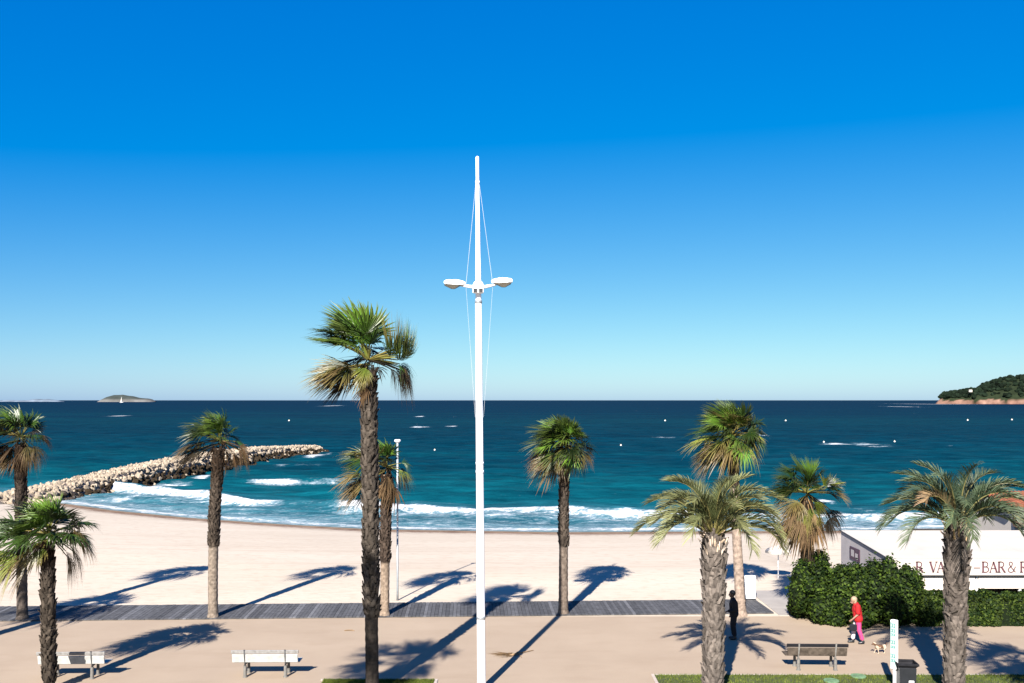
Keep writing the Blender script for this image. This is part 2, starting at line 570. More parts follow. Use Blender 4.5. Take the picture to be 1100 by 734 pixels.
for args in ((884, 950, 477.5, 1.0), (878, 897, 540, 1.2, 0.95), (893, 912, 554, 1.4, 0.95), (812, 824, 468, 0.7), (985, 1003, 434.2, 0.5),
             (205, 218, 456.5, 0.5), (440, 462, 459, 0.6, 0.9), (352, 364, 436, 0.4), (925, 960, 480, 0.7, 0.8), (1020, 1028, 479, 0.5),
             (118, 134, 447, 0.5, 0.9), (446, 456, 447.5, 0.4), (478, 492, 458, 0.6, 0.8), (330, 352, 489, 2.0, 0.95), (290, 345, 500, 1.3, 0.62),
             (160, 205, 521, 1.8, 0.75), (100, 150, 537, 1.8, 0.7), (206, 226, 514, 1.3, 0.9), (700, 730, 470, 0.5, 0.7), (960, 975, 437, 0.4)):
    streak(*args)

m, nt, b = new_mat('sea_water')
tc = nd(nt, 'ShaderNodeTexCoord').outputs['Object']
lg = nd(nt, 'ShaderNodeAttribute', attribute_name='offlog').outputs['Fac']
fo = nd(nt, 'ShaderNodeAttribute', attribute_name='foam').outputs['Fac']
big = noise_tex(nt, tc, 0.05, 5, 0.6, (0.35, 1, 1))
far_n = noise_tex(nt, tc, 0.012, 4, 0.6, (0.10, 1, 1))
lg2 = math_node(nt, 'ADD', lg, math_node(nt, 'MULTIPLY', math_node(nt, 'SUBTRACT', big, 0.5), 0.16))
lg2 = math_node(nt, 'ADD', lg2, math_node(nt, 'MULTIPLY', math_node(nt, 'SUBTRACT', far_n, 0.5), 0.22))
# offlog = log10(1+offshore metres)/4 : 10 m .26, 30 m .37, 100 m .50, 300 m .62, 1 km .75
wc = ramp(nt, lg2, [(0.0, (0.115, 0.15, 0.15)), (0.12, (0.050, 0.118, 0.145)), (0.25, (0.014, 0.078, 0.104)), (0.33, (0.0015, 0.052, 0.070)),
                    (0.42, (0.0008, 0.038, 0.053)), (0.50, (0.0006, 0.025, 0.041)), (0.58, (0.0005, 0.0175, 0.032)), (0.64, (0.0005, 0.0205, 0.034)),
                    (0.70, (0.0004, 0.0135, 0.029)), (0.85, (0.0004, 0.0105, 0.027))])
rip = noise_tex(nt, tc, 0.55, 5, 0.65, (0.4, 1.2, 1))
rip2 = noise_tex(nt, tc, 0.13, 5, 0.7, (0.35, 1.3, 1))
wc = mix_rgb(nt, 1.0, wc, ramp(nt, rip2, [(0.3, (0.62, 0.66, 0.70)), (0.7, (1.35, 1.32, 1.28))]), 'MULTIPLY')
wc = mix_rgb(nt, 1.0, wc, ramp(nt, rip, [(0.3, (0.58, 0.60, 0.64)), (0.7, (1.42, 1.40, 1.35))]), 'MULTIPLY')
fn = noise_tex(nt, tc, 1.3, 7, 0.72, (0.5, 1.1, 1))
fn2 = noise_tex(nt, tc, 4.5, 4, 0.7, (0.6, 1.0, 1))
fsum = math_node(nt, 'ADD', fo, math_node(nt, 'MULTIPLY', math_node(nt, 'SUBTRACT', fn, 0.5), 1.6))
fsum = math_node(nt, 'ADD', fsum, math_node(nt, 'MULTIPLY', math_node(nt, 'SUBTRACT', fn2, 0.5), 0.8))
fmask = ramp(nt, fsum, [(0.60, (0, 0, 0)), (0.74, (1, 1, 1))])
# scattered whitecaps far out
cap = noise_tex(nt, tc, 0.16, 3, 0.6, (0.45, 0.6, 1))
capm = ramp(nt, cap, [(0.765, (0, 0, 0)), (0.79, (1, 1, 1))])
gate = ramp(nt, lg, [(0.44, (0, 0, 0)), (0.50, (0.7, 0.7, 0.7)), (0.78, (0.7, 0.7, 0.7)), (0.86, (0, 0, 0))])
fmask = math_node(nt, 'MAXIMUM', fmask, math_node(nt, 'MULTIPLY', capm, gate))
# thin, half dissolved foam around the solid crests
thin = ramp(nt, fsum, [(0.30, (0, 0, 0)), (0.58, (0.55, 0.55, 0.55))])
fcol = mix_rgb(nt, thin, wc, (0.20, 0.27, 0.31))
c = mix_rgb(nt, fmask, fcol, (0.43, 0.44, 0.45))
df = nd(nt, 'ShaderNodeBsdfDiffuse')
gl = nd(nt, 'ShaderNodeBsdfGlossy')
gl.inputs['Roughness'].default_value = 0.22
nt.links.new(c, df.inputs['Color'])
wmix = nd(nt, 'ShaderNodeMixShader')
# a rough sea seen at a low angle shows its wave faces: about 6 per cent of mirror reflection on average
wmix.inputs[0].default_value = 0.055
nt.links.new(df.outputs[0], wmix.inputs[1])
nt.links.new(gl.outputs[0], wmix.inputs[2])
nt.links.new(wmix.outputs[0], nt.nodes['Material Output'].inputs[0])
bn = nd(nt, 'ShaderNodeBump')
bn.inputs['Strength'].default_value = 0.8
bn.inputs['Distance'].default_value = 0.4
nt.links.new(noise_tex(nt, tc, 0.8, 6, 0.65, (0.5, 1.2, 1)), bn.inputs['Height'])
nt.links.new(bn.outputs[0], df.inputs['Normal'])
nt.links.new(bn.outputs[0], gl.inputs['Normal'])
M['sea'] = m
offc = np.clip(off, 0, None)
tag(grid_mesh('sea', XX, YY, Z, M['sea'], {'offlog': np.log10(1 + offc) / 4.0, 'foam': foam}), kind='structure')

# lawn panels with a kerb strip
m, nt, b = new_mat('lawn_ground')
tc = nd(nt, 'ShaderNodeTexCoord').outputs['Object']
n1 = noise_tex(nt, tc, 2.0, 5, 0.65)
c = ramp(nt, n1, [(0.3, (0.022, 0.032, 0.007)), (0.7, (0.045, 0.055, 0.014))])
nt.links.new(c, b.inputs['Base Color'])
b.inputs['Roughness'].default_value = 0.9
M['lawn'] = m
M['blade'] = mat('grass_blade', attr=True, rough=0.7, vary=0.3, vscale=1.2, trans=0.15, spec=0.15)
rg = random.Random(5)
lawn = MB()
kerb = MB()
gr = MB()
M['kerb'] = mat('kerb_concrete', (0.32, 0.27, 0.235), 0.9, vary=0.12, vscale=3)
LAWNS = [(G(705, 726).x - 0.05, 40.0, 19.0, 28.72), (-5.7, -2.35, 19.0, 28.2)]
for (x0, x1, y0, y1) in LAWNS:
    lawn.box(x0, x1, y0, y1, -0.05, 0.02)
    kerb.box(x0 - 0.10, x1 + 0.10, y1 + 0.003, y1 + 0.10, -0.05, 0.03, bevel=0.008)
    kerb.box(x0 - 0.10 if x0 > 0 else x1 + 0.003, x0 - 0.003 if x0 > 0 else x1 + 0.10, y0, y1, -0.05, 0.03, bevel=0.008)
    for i in range(26000):
        x = rg.uniform(max(x0, -9), min(x1, 19))
        y = y1 - rg.random() ** 1.5 * 2.6
        h = rg.uniform(0.03, 0.075)
        a = rg.uniform(0, math.pi)
        t = rg.random()
        cc = lerp((0.030, 0.055, 0.006), (0.13, 0.15, 0.026), t)
        dx, dy = math.cos(a) * 0.008, math.sin(a) * 0.008
        gr.add([(x - dx, y - dy, 0.018), (x + dx, y + dy, 0.018), (x + rg.uniform(-.03, .03), y + rg.uniform(-.03, .03), 0.02 + h)], [(0, 1, 2)], cc)
tag(lawn.build('lawn', M['lawn']), kind='structure')
tag(kerb.build('kerb', M['kerb']), kind='structure')
tag(gr.build('grass', M['blade']), 'short green grass of the lawn strip along the promenade', 'grass', kind='stuff')

# boardwalk, turned a little against the view
M['plank'] = mat('grey_plank', attr=True, rough=0.85, vary=0.22, vscale=5, bump=0.3, bscale=20, spec=0.2)
bw = MB()
rg = random.Random(8)
ang = math.atan2(1.3, 29.6)
p0 = Vector((-19.6, 35.72, 0))
rot = Matrix.Rotation(ang, 4, 'Z')
mt = Matrix.Translation(p0) @ rot
x = -32.0
while x < 30.05:
    wdt = 0.145
    g = rg.uniform(0.75, 1.2)
    if rg.random() < 0.12:
        g *= 1.45
    cc = (0.060 * g, 0.060 * g, 0.064 * g)
    bw.box(x, x + wdt - 0.012, 0.0 + rg.uniform(-.015, .015), 2.5 + rg.uniform(-.015, .015), 0.012, 0.052 + rg.uniform(-.004, .004), cc, mt)
    x += wdt
bw.box(-32, 30.05, 0.05, 2.45, -0.04, 0.010, (0.03, 0.03, 0.03), mt)
tag(bw.build('boardwalk', M['plank']), kind='structure')
# pale concrete path from the end of the boardwalk down to the beach
pp = MB()
pp.box(10.55, 14.4, 36.75, 41.5, -0.2, 0.016)
M['path'] = mat('pale_concrete', (0.245, 0.222, 0.20), 0.9, vary=0.1, vscale=1.2)
tag(pp.build('path', M['path']), kind='structure')


# ------------------------------------------------------------------ palms
KIND = {
    'g': ((0.0141, 0.0332, 0.0045), (0.0351, 0.0480, 0.0102)),
    'b': ((0.0464, 0.1022, 0.0093), (0.0930, 0.1208, 0.0224)),
    'y': ((0.0716, 0.0969, 0.0126), (0.1853, 0.1389, 0.0463)),
    'o': ((0.0512, 0.0435, 0.0128), (0.1533, 0.0990, 0.0435)),
    'd': ((0.0581, 0.0337, 0.0162), (0.1162, 0.0726, 0.0360)),
    'k': ((0.0145, 0.0116, 0.0064), (0.0349, 0.0232, 0.0128)),
    't': ((0.1278, 0.0813, 0.0395), (0.1627, 0.1104, 0.0581)),
}
WIND = Vector((-0.30, 0.10, 0.05))


def fan_frond(mb, rng, o, d, pl, rad, spread, kind, droop=0.35, nseg=40, sag=0.15, wind=1.0):
    o, d = Vector(o), Vector(d).normalized()
    c0, c1 = KIND[kind]
    jit = rng.choice((0.32, 0.55, 0.85, 1.2, 1.75)) * rng.uniform(0.88, 1.12)  # wide tone steps put the near-black crown shade into frond colour
    c0 = tuple(v * jit for v in c0)
    pc = lerp(c0, (0.22, 0.17, 0.05), 0.5) if kind in 'gby' else c0
    pts = [o + d * pl * s + Vector((0, 0, -sag * pl * s * s)) + WIND * (0.10 * wind * pl * s * s) for s in (0, 0.33, 0.66, 1.0)]
    mb.tube(pts, [0.035, 0.022, 0.018, 0.014], 4, pc, caps=False)
    e_ = pts[-1]
    t = (pts[-1] - pts[-2]).normalized()
    s = t.cross(Vector((0, 0, 1)))
    if s.length < 0.1:
        s = Vector((1, 0, 0))
    s = Matrix.Rotation(rng.gauss(0, 0.45), 3, t) @ s.normalized()
    n = s.cross(t).normalized()
    fold = rng.uniform(0.15, 0.75)
    da = 2 * spread / nseg
    us = (0.04, 0.30, 0.57, 0.82)
    for k in range(nseg):
        a = -spread + da * (k + 0.5) + rng.gauss(0, da * 0.12)
        dr = (t * math.cos(a) + s * math.sin(a) + n * (abs(math.sin(a)) * fold - 0.1)).normalized()
        l = rad * (0.74 + 0.26 * math.cos(a * 0.7)) * rng.uniform(0.86, 1.08)
        dp = droop * rng.uniform(0.5, 1.6)
        wd = wind * rng.uniform(0.5, 1.3)
        vs, cs = [], []
        for u_ in us + (1.0,):
            p = e_ + dr * (l * u_) + Vector((0, 0, -dp * l * u_ ** 2.6)) + WIND * (wd * l * u_ ** 2)
            hw = da * 0.62 * l * (u_ if u_ < 0.56 else 0.56 * (1.03 - (u_ - 0.56) / 0.46))
            tt = max(0.0, (u_ - 0.35) / 0.65)
            col = lerp(c0, c1, tt ** 1.3)
            if u_ == 1.0:
                vs.append(p)
                cs.append(col)
            else:
                side = (s * math.cos(a) - t * math.sin(a)).normalized()
                vs += [p - side * hw - n * hw * 0.35, p + n * hw * 0.25, p + side * hw - n * hw * 0.35]
                cs += [tuple(v * 0.85 for v in col), col, tuple(v * 0.85 for v in col)]
        fs = []
        for i in range(len(us) - 1):
            q = i * 3
            fs += [(q, q + 1, q + 4, q + 3), (q + 1, q + 2, q + 5, q + 4)]
        q = (len(us) - 1) * 3
        fs += [(q, q + 1, q + 3), (q + 1, q + 2, q + 3)]
        mb.add(vs, fs, cs)


def dirv(theta, phi):
    th, ph = R(theta), R(phi)
    return Vector((math.cos(th) * math.cos(ph), math.sin(ph), math.sin(th) * math.cos(ph)))


def trunk_mesh(mb, rng, path, rad, boots, smooth_col=(0.26, 0.21, 0.165), boot_col=(0.20, 0.16, 0.125), density=1.0, size=1.0, ribs=True, dark_from=1.2):
    """path: function h in 0..1 -> Vector; rad: function -> radius; boots (h0,h1) shaggy range"""
    n = 18
    H = (path(1) - path(0)).length
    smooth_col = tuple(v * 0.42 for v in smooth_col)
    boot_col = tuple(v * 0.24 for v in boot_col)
    rows = int(H / 0.10) + 2
    vs, fs, cs = [], [], []
    for i in range(rows + 1):
        h = i / rows
        c_ = path(h)
        r = rad(h)
        shag = boots[0] <= h <= boots[1]
        ring = 1.0 + (0.03 * math.sin(i * 2.4) if ribs else 0)
        base = boot_col if shag else smooth_col
        for k in range(n):
            a = 2 * math.pi * k / n
            rr = r * ring * (1 + rng.uniform(-0.045, 0.045) * (1.6 if shag else 0.5))
            vs.append(c_ + Vector((math.cos(a) * rr, math.sin(a) * rr, 0)))
            g_ = rng.uniform(0.8, 1.15) * (0.62 if shag else 1.0)
            cs.append(tuple(v * g_ for v in base))
    for i in range(rows):
        for k in range(n):
            k2 = (k + 1) % n
            fs.append((i * n + k, i * n + k2, (i + 1) * n + k2, (i + 1) * n + k))
    fs.append(tuple(rows * n + k for k in range(n)))
    mb.add(vs, fs, cs)
    # leaf bases left on the trunk, in crossing spirals
    Hb = (boots[1] - boots[0]) * H
    cnt = int(Hb / 0.105 * 9 * density)
    for i in range(cnt):
        h = boots[0] + (boots[1] - boots[0]) * (i + rng.random()) / max(cnt, 1)
        a = i * 2.39996 + rng.gauss(0, 0.12)
        r = rad(h)
        c_ = path(h)
        er = Vector((math.cos(a), math.sin(a), 0))
        et = Vector((-math.sin(a), math.cos(a), 0))
        wv = rng.uniform(0.055, 0.095) * size
        ln = rng.uniform(0.11, 0.22) * size
        ou = rng.uniform(0.025, 0.085) * size
        g_ = rng.uniform(0.65, 1.45)
        old = min(1.0, max(0.0, (boots[0] + (boots[1] - boots[0]) * dark_from - h) / 0.12 + 1.0))  # upper leaf bases coloured darker: dark fibre plus the crown's shade
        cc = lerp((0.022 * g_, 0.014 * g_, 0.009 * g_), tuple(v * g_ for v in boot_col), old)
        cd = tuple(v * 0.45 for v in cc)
        p = c_ + er * (r * 0.97)
        up = Vector((0, 0, 1))
        skew = et * rng.gauss(0, 0.05) * size
        tip = p + up * ln + er * ou + skew
        vs = [p - et * wv, p + et * wv, p + er * ou * 0.7, tip - et * wv * 0.45, tip + et * wv * 0.45, tip - er * 0.03 + up * 0.0]
        mb.add(vs, [(0, 2, 3), (2, 4, 3), (2, 1, 4), (0, 3, 5), (1, 5, 4), (3, 4, 5), (0, 1, 2)], [cd, cd, cc, cc, cc, cd])


def fan_palm(label, base, heart, r0, r1, boots, fronds, full=0, skirt=0, seed=1, rad=1.0, pl=0.7, live_mix='ggbgy', low_mix='oyodk', smooth_col=(0.26, 0.21, 0.165),
             boot_col=(0.20, 0.16, 0.125), density=1.0, bsize=1.0, group='fan palms along the promenade', skirt_len=0.8, wind=1.0, top_el=84, low_el=-28, curve=0.0, dark_from=0.55):
    rng = random.Random(seed)
    base = Vector(base)
    root = thing('fan_palm', label, 'palm tree', base, 0, group)
    top = Vector(heart) - base + Vector((0, 0, 0.0))
    bend = Vector((curve, 0, 0))

    def path(h):
        return Vector((top.x * h, top.y * h, top.z * h)) + bend * math.sin(math.pi * h)

    def rd(h):
        flare = 0.28 * r0 * max(0, 1 - h / 0.07) ** 2
        return r0 + (r1 - r0) * h + flare
    tm = MB()
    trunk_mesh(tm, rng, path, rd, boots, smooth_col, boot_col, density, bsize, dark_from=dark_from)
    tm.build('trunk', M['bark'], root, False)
    cm, dm = MB(), MB()
    o = path(1.0) + Vector((0, 0, 0.30))
    more = [((f_[0] + rng.gauss(0, 9), f_[1] + rng.choice((-1, 1)) * rng.uniform(14, 34), f_[2] * rng.uniform(.75, 1.05), f_[3] * rng.uniform(.8, 1.0)) + tuple(f_[4:])) for f_ in fronds]
    for fr in list(fronds) + more:
        th, ph, p_, rr, sp, kd = fr[:6]
        dr = fr[6] if len(fr) > 6 else 0.35
        d = dirv(th + rng.gauss(0, 4), ph)
        fan_frond(dm if kd in 'dkt' else cm, rng, o + d * 0.05 - Vector((0, 0, 0.12 if th > 180 else 0)), d, p_ * rng.uniform(.9, 1.1), rr, R(sp), kd, dr, wind=wind)
    for i in range(full):
        q = (i + 0.5) / full
        el = top_el + (low_el - top_el) * q ** 0.85
        az = i * 2.39996 + rng.gauss(0, 0.25)
        d = Vector((math.cos(az) * math.cos(R(el)), math.sin(az) * math.cos(R(el)), math.sin(R(el))))
        kd = rng.choice(live_mix) if el > 5 else rng.choice(low_mix)
        fan_frond(dm if kd in 'dkt' else cm, rng, o + d * 0.06 - Vector((0, 0, 0.35 * max(0, q - 0.5))), d, pl * rng.uniform(0.7, 1.15) * (1.15 if el > 30 else 1.0), rad * rng.uniform(0.8, 1.1), R(rng.uniform(85, 120)), kd,
                  0.12 + 0.55 * q, wind=wind)
    for i in range(skirt):
        az = i * 2.39996 + rng.gauss(0, 0.4)
        el = R(rng.uniform(-82, -50))
        d = Vector((math.cos(az) * math.cos(el), math.sin(az) * math.cos(el), math.sin(el)))
        zz = rng.uniform(0.0, 0.5)
        fan_frond(dm, rng, o + Vector((math.cos(az), math.sin(az), 0)) * r1 * 0.8 - Vector((0, 0, 0.1 + zz)), d, skirt_len * rng.uniform(0.3, 0.6), skirt_len * rng.uniform(0.7, 1.1), R(rng.uniform(30, 60)),
                  rng.choice('dkodk'), 0.5, nseg=16, wind=wind)
    cm.build('crown', M['leaf'], root)
    if dm.v:
        dm.build('dead_fronds', M['deadleaf'], root)
    return root


def on(px, Y, py):
    """survey: point at depth Y seen at photo pixel"""
    return Vector(((px - 550) / F * Y, Y, CAM_H - (py - 430) / F * Y))


# tall front palm left of the mast
Y = 26.9
fan_palm('tallest fan palm, with windswept crown, in front of the promenade left of the mast', G(400, 746), on(396, Y, 398), 0.19, 0.185, (0.24, 0.99), [
    (88, 10, 0.85, 1.15, 95, 'b', .1), (100, -18, 0.95, 1.1, 100, 'b', .1), (114, 15, 0.9, 1.1, 95, 'g', .15), (130, -12, 0.85, 1.05, 90, 'g'),
    (140, 20, 0.9, 0.95, 80, 'g', .15), (122, -38, 0.6, 0.9, 90, 'b'), (98, 42, 0.55, 0.9, 90, 'g'), (134, -30, 0.85, 0.95, 85, 'b', .15), (84, -25, 0.55, 0.9, 80, 'g'),
    (184, -22, 0.75, 0.95, 80, 'y', .3), (190, 12, 0.75, 0.95, 75, 'o', .3), (196, -14, 0.65, 0.95, 70, 'y', .35), (204, 20, 0.65, 0.9, 60, 'k', .35),
    (188, -45, 0.6, 0.9, 75, 'o', .35),
    (14, 5, 0.95, 0.62, 75, 'y', -1.0), (20, -12, 0.9, 0.6, 70, 'g', -1.0), (10, 12, 1.0, 0.6, 70, 'b', -0.9), (24, 0, 0.95, 0.6, 60, 'g', -.9), (-6, -8, 0.9, 0.65, 60, 'k', 1.1), (0, 14, 0.95, 0.65, 60, 'g', 1.2), (-3, 0, 0.95, 0.6, 60, 'o', 1.2), (-14, 0, 0.7, 0.55, 40, 'k', 1.0),
    (260, -50, 0.25, 0.6, 60, 'y', .4), (40, 60, 0.6, 0.8, 80, 'g'), (140, 65, 0.6, 0.9, 80, 'g'), (200, 60, 0.6, 0.9, 80, 'o'),
], seed=11, boot_col=(0.22, 0.18, 0.145), smooth_col=(0.085, 0.068, 0.055), bsize=1.2, density=0.85, skirt=4, skirt_len=0.45, dark_from=0.86)

# short front palm at the left edge
Y = 27.2
fan_palm('short bushy fan palm beside the left bench, lowest green crown', G(53, 742), on(51, Y, 586), 0.155, 0.14, (0.06, 0.99), [
    (85, -10, 0.5, 0.95, 80, 'b'), (100, 15, 0.55, 0.9, 80, 'b'), (70, 10, 0.6, 1.0, 85, 'b'), (120, -15, 0.6, 1.0, 85, 'g'), (145, 10, 0.7, 1.05, 85, 'g'), (50, -20, 0.7, 1.0, 80, 'g'),
    (30, 15, 0.8, 1.0, 80, 'g'), (15, -15, 0.8, 0.95, 75, 'g', .4), (165, -20, 0.75, 1.1, 80, 'g', .4), (185, 15, 0.75, 1.1, 80, 'y', .5), (200, -15, 0.8, 1.1, 70, 'y', .5), (212, 10, 0.75, 1.05, 65, 'o', .5),
    (-5, 15, 0.75, 0.8, 60, 'o', .6), (-30, -10, 0.75, 0.55, 40, 'k', 1.1), (-42, 10, 0.75, 0.5, 35, 'k', 1.0), (225, -20, 0.55, 0.8, 55, 'o', .5), (90, -50, 0.5, 0.9, 90, 'b'), (30, -55, 0.5, 0.9, 90, 'g'),
    (160, -55, 0.55, 0.95, 90, 'g'), (90, 50, 0.5, 0.9, 90, 'g'), (180, 60, 0.5, 0.9, 90, 'g'), (0, 60, 0.5, 0.9, 90, 'g'), (270, -60, 0.3, 0.6, 60, 'y'),
], seed=12, boot_col=(0.17, 0.135, 0.105), bsize=1.15, density=0.9, dark_from=0.8)

ROW = 36.6
# back row
fan_palm('fan palm on the boardwalk cropped by the left edge, dark drooping crown', G(24, 666), on(22, 36.0, 478), 0.20, 0.17, (0.42, 0.99), [
    (85, 0, 0.6, 1.0, 90, 'g'), (110, -20, 0.6, 1.0, 90, 'b'), (130, 15, 0.7, 1.0, 90, 'g'), (150, -15, 0.7, 1.0, 85, 'g'), (70, 20, 0.6, 1.0, 85, 'g'), (170, 10, 0.7, 1.0, 80, 'o'), (95, -40, 0.5, .9, 90, 'g'),
    (200, -15, 0.6, 1.0, 70, 'k'), (215, 10, 0.6, 1.0, 60, 'k'), (0, 10, 0.6, 0.7, 55, 'd', .6), (-20, -10, 0.6, 0.75, 50, 'o', .7), (-45, 10, 0.4, 0.8, 50, 'd', .6), (20, -20, 0.5, .7, 60, 'g', .6),
    (60, 55, 0.5, 0.9, 90, 'g'), (150, 60, 0.5, 0.9, 90, 'g'), (230, -30, 0.3, .8, 50, 'd')],
    seed=13, smooth_col=(0.16, 0.13, 0.11), boot_col=(0.13, 0.10, 0.08), skirt=5, skirt_len=0.7)
fan_palm('fan palm on the boardwalk with one brown clump hanging left, before the breakwater', G(229, 664), on(236, 36.5, 482), 0.185, 0.185, (0.42, 0.99), [
    (80, 0, 0.55, 0.95, 90, 'b'), (95, -20, 0.6, 0.95, 90, 'b'), (112, 15, 0.65, 0.95, 90, 'g'), (130, -15, 0.7, 0.95, 85, 'g'), (150, 10, 0.7, 0.9, 80, 'g'), (72, -35, 0.45, 0.8, 80, 'b'),
    (180, -10, 0.85, 0.85, 70, 'o', .5), (190, 15, 0.9, 0.9, 70, 'k', .5), (200, -15, 0.8, 0.85, 60, 'k', .5), (172, 25, 0.8, .8, 70, 'd', .4),
    (5, 10, 0.6, 0.6, 50, 'g', .6), (-10, -10, 0.75, 0.65, 50, 'd', .7), (-22, 10, 0.7, 0.65, 45, 'o', .8), (-35, -5, 0.6, .6, 45, 'd', .8), (-60, 10, 0.3, 0.6, 40, 'd'),
    (60, 60, 0.5, 0.8, 90, 'g'), (150, 60, 0.5, 0.8, 90, 'g')],
    seed=14, smooth_col=(0.36, 0.29, 0.23), boot_col=(0.20, 0.155, 0.12), skirt=2, skirt_len=0.5, curve=-0.1)
fan_palm('fan palm on the boardwalk half hidden behind the tallest palm', G(413, 662), on(415, 36.6, 510), 0.18, 0.17, (0.38, 0.99), [
    (95, 0, 0.5, 0.9, 80, 'b'), (75, -20, 0.5, 0.9, 80, 'g'), (120, 10, 0.7, 0.95, 85, 'g'), (145, -15, 0.8, 1.0, 85, 'y'), (165, 10, 0.8, 1.0, 80, 'g'), (185, -15, 0.85, 1.05, 70, 'o', .5), (200, 10, 0.85, 1.05, 65, 'o', .5),
    (212, -10, 0.85, .95, 60, 'o', .5), (222, 10, .8, .9, 50, 'k', .5), (15, 10, 0.6, 0.6, 45, 'g', .7), (-5, -10, 0.65, 0.65, 45, 'y', .8), (-18, 10, 0.6, .6, 40, 'k', .8), (-70, 0, .3, .8, 40, 'd'), (-80, -30, .3, .9, 40, 't'),
    (60, 60, 0.5, 0.8, 90, 'g'), (150, 60, 0.5, 0.8, 90, 'g'), (100, -50, .5, .8, 80, 'g')],
    seed=15, smooth_col=(0.42, 0.32, 0.24), boot_col=(0.18, 0.13, 0.10), skirt=6, skirt_len=0.75)
fan_palm('fan palm on the boardwalk right of the mast, full round crown on a slim trunk', G(605, 660), on(606, 36.8, 486), 0.19, 0.15, (0.42, 0.99),
    [(100, -30, .5, .9, 90, 'b'), (85, -25, .55, .95, 90, 'b'), (70, -40, .5, .8, 80, 'g'), (205, -20, .6, .8, 60, 'o', .6), (-12, -10, .75, .6, 50, 'o', .6), (-35, 5, .75, .5, 40, 'k', 1.), (220, -20, .5, .8, 55, 'y', .6), (240, -40, .4, .8, 55, 'y', .6), (-60, -40, .35, .7, 50, 'y', .6)],
    full=34, skirt=6, skirt_len=0.45, seed=16, rad=0.85, pl=0.6, low_mix='ygybgo', smooth_col=(0.26, 0.205, 0.165), boot_col=(0.21, 0.165, 0.13))
fan_palm('fan palm rising behind the front feather palm, pale smooth trunk and full crown', G(796, 661), on(786, 36.8, 476), 0.20, 0.16, (0.74, 0.99),
    [(100, -20, .6, 1., 95, 'b'), (80, -30, .6, .95, 95, 'y'), (205, -10, .85, .75, 55, 'o', .6), (215, 10, .8, .7, 50, 'o', .6), (195, -20, .8, .8, 60, 'k', .5), (-70, -30, .4, .8, 50, 'y', .6), (5, -15, .8, .8, 70, 'y', .3), (15, -10, .8, .8, 70, 'y', .3), (250, -50, .4, .9, 70, 'y', .5)],
    full=34, skirt=8, skirt_len=0.6, seed=17, rad=0.95, pl=0.65, live_mix='ggbyg', low_mix='ygybgo', smooth_col=(0.50, 0.385, 0.31), boot_col=(0.13, 0.095, 0.07), top_el=85)
fan_palm('fan palm with shaggy dead skirt rising out of the round shrub', on(868, 36.5, 667), on(866, 36.5, 538), 0.24, 0.2, (0.05, 0.99),
    [(98, 0, .7, 1.0, 30, 'b', .05), (84, -15, .7, .95, 30, 'b', .05), (75, 15, .7, 1.0, 60, 'g'), (115, 10, .75, 1.0, 80, 'g'), (130, -15, .75, .95, 80, 'g'), (150, 10, .7, .9, 80, 'y'), (165, -20, .6, .9, 80, 'g'),
     (30, -10, .95, .8, 70, 'y', .2), (22, 10, .9, .85, 65, 'g', .2), (-2, -10, 1.0, .75, 40, 'o', .3), (8, 12, .9, .75, 45, 'o', .3), (-35, 0, 1.1, .75, 80, 'k', .4), (-40, 15, 1.0, .75, 80, 'k', .4),
     (235, -20, 1.1, .8, 60, 't', .5), (228, 0, 1.1, .8, 60, 't', .5), (245, -40, .5, .9, 70, 'y', .5), (-80, -40, .5, .8, 60, 'y', .5), (-50, -30, .4, .8, 60, 'y', .5), (200, -30, .6, .9, 80, 'o', .4),
     (90, -50, .4, .9, 90, 'g'), (60, 55, .5, .9, 90, 'g'), (150, 55, .5, .9, 90, 'g'), (270, -35, 1.0, .7, 18, 't', .1)],
    skirt=15, skirt_len=1.05, seed=18, boot_col=(0.12, 0.09, 0.06), wind=0.5)
# palms standing outside the frame whose shadows fall into it
fan_palm('very tall fan palm outside the view whose crown shades the foot of the tallest palm', (-9.05, 11.3, 0), (-9.05, 11.3, 13.2), 0.26, 0.2, (0.3, 0.99), [], full=24, skirt=5, seed=19, rad=1.05, pl=0.95, wind=1.2)
fan_palm('fan palm beyond the left edge of the view, shading the boardwalk', (-20.6, 27.6, 0), (-20.6, 27.6, 7.2), 0.25, 0.2, (0.3, 0.99), [], full=24, skirt=5, seed=20, rad=1.1, pl=0.9)
fan_palm('fan palm beyond the right edge of the view, shading the lawn', (12.9, 18.4, 0), (12.9, 18.4, 8.2), 0.25, 0.2, (0.3, 0.99), [], full=22, skirt=5, seed=21, rad=0.95, pl=0.7)


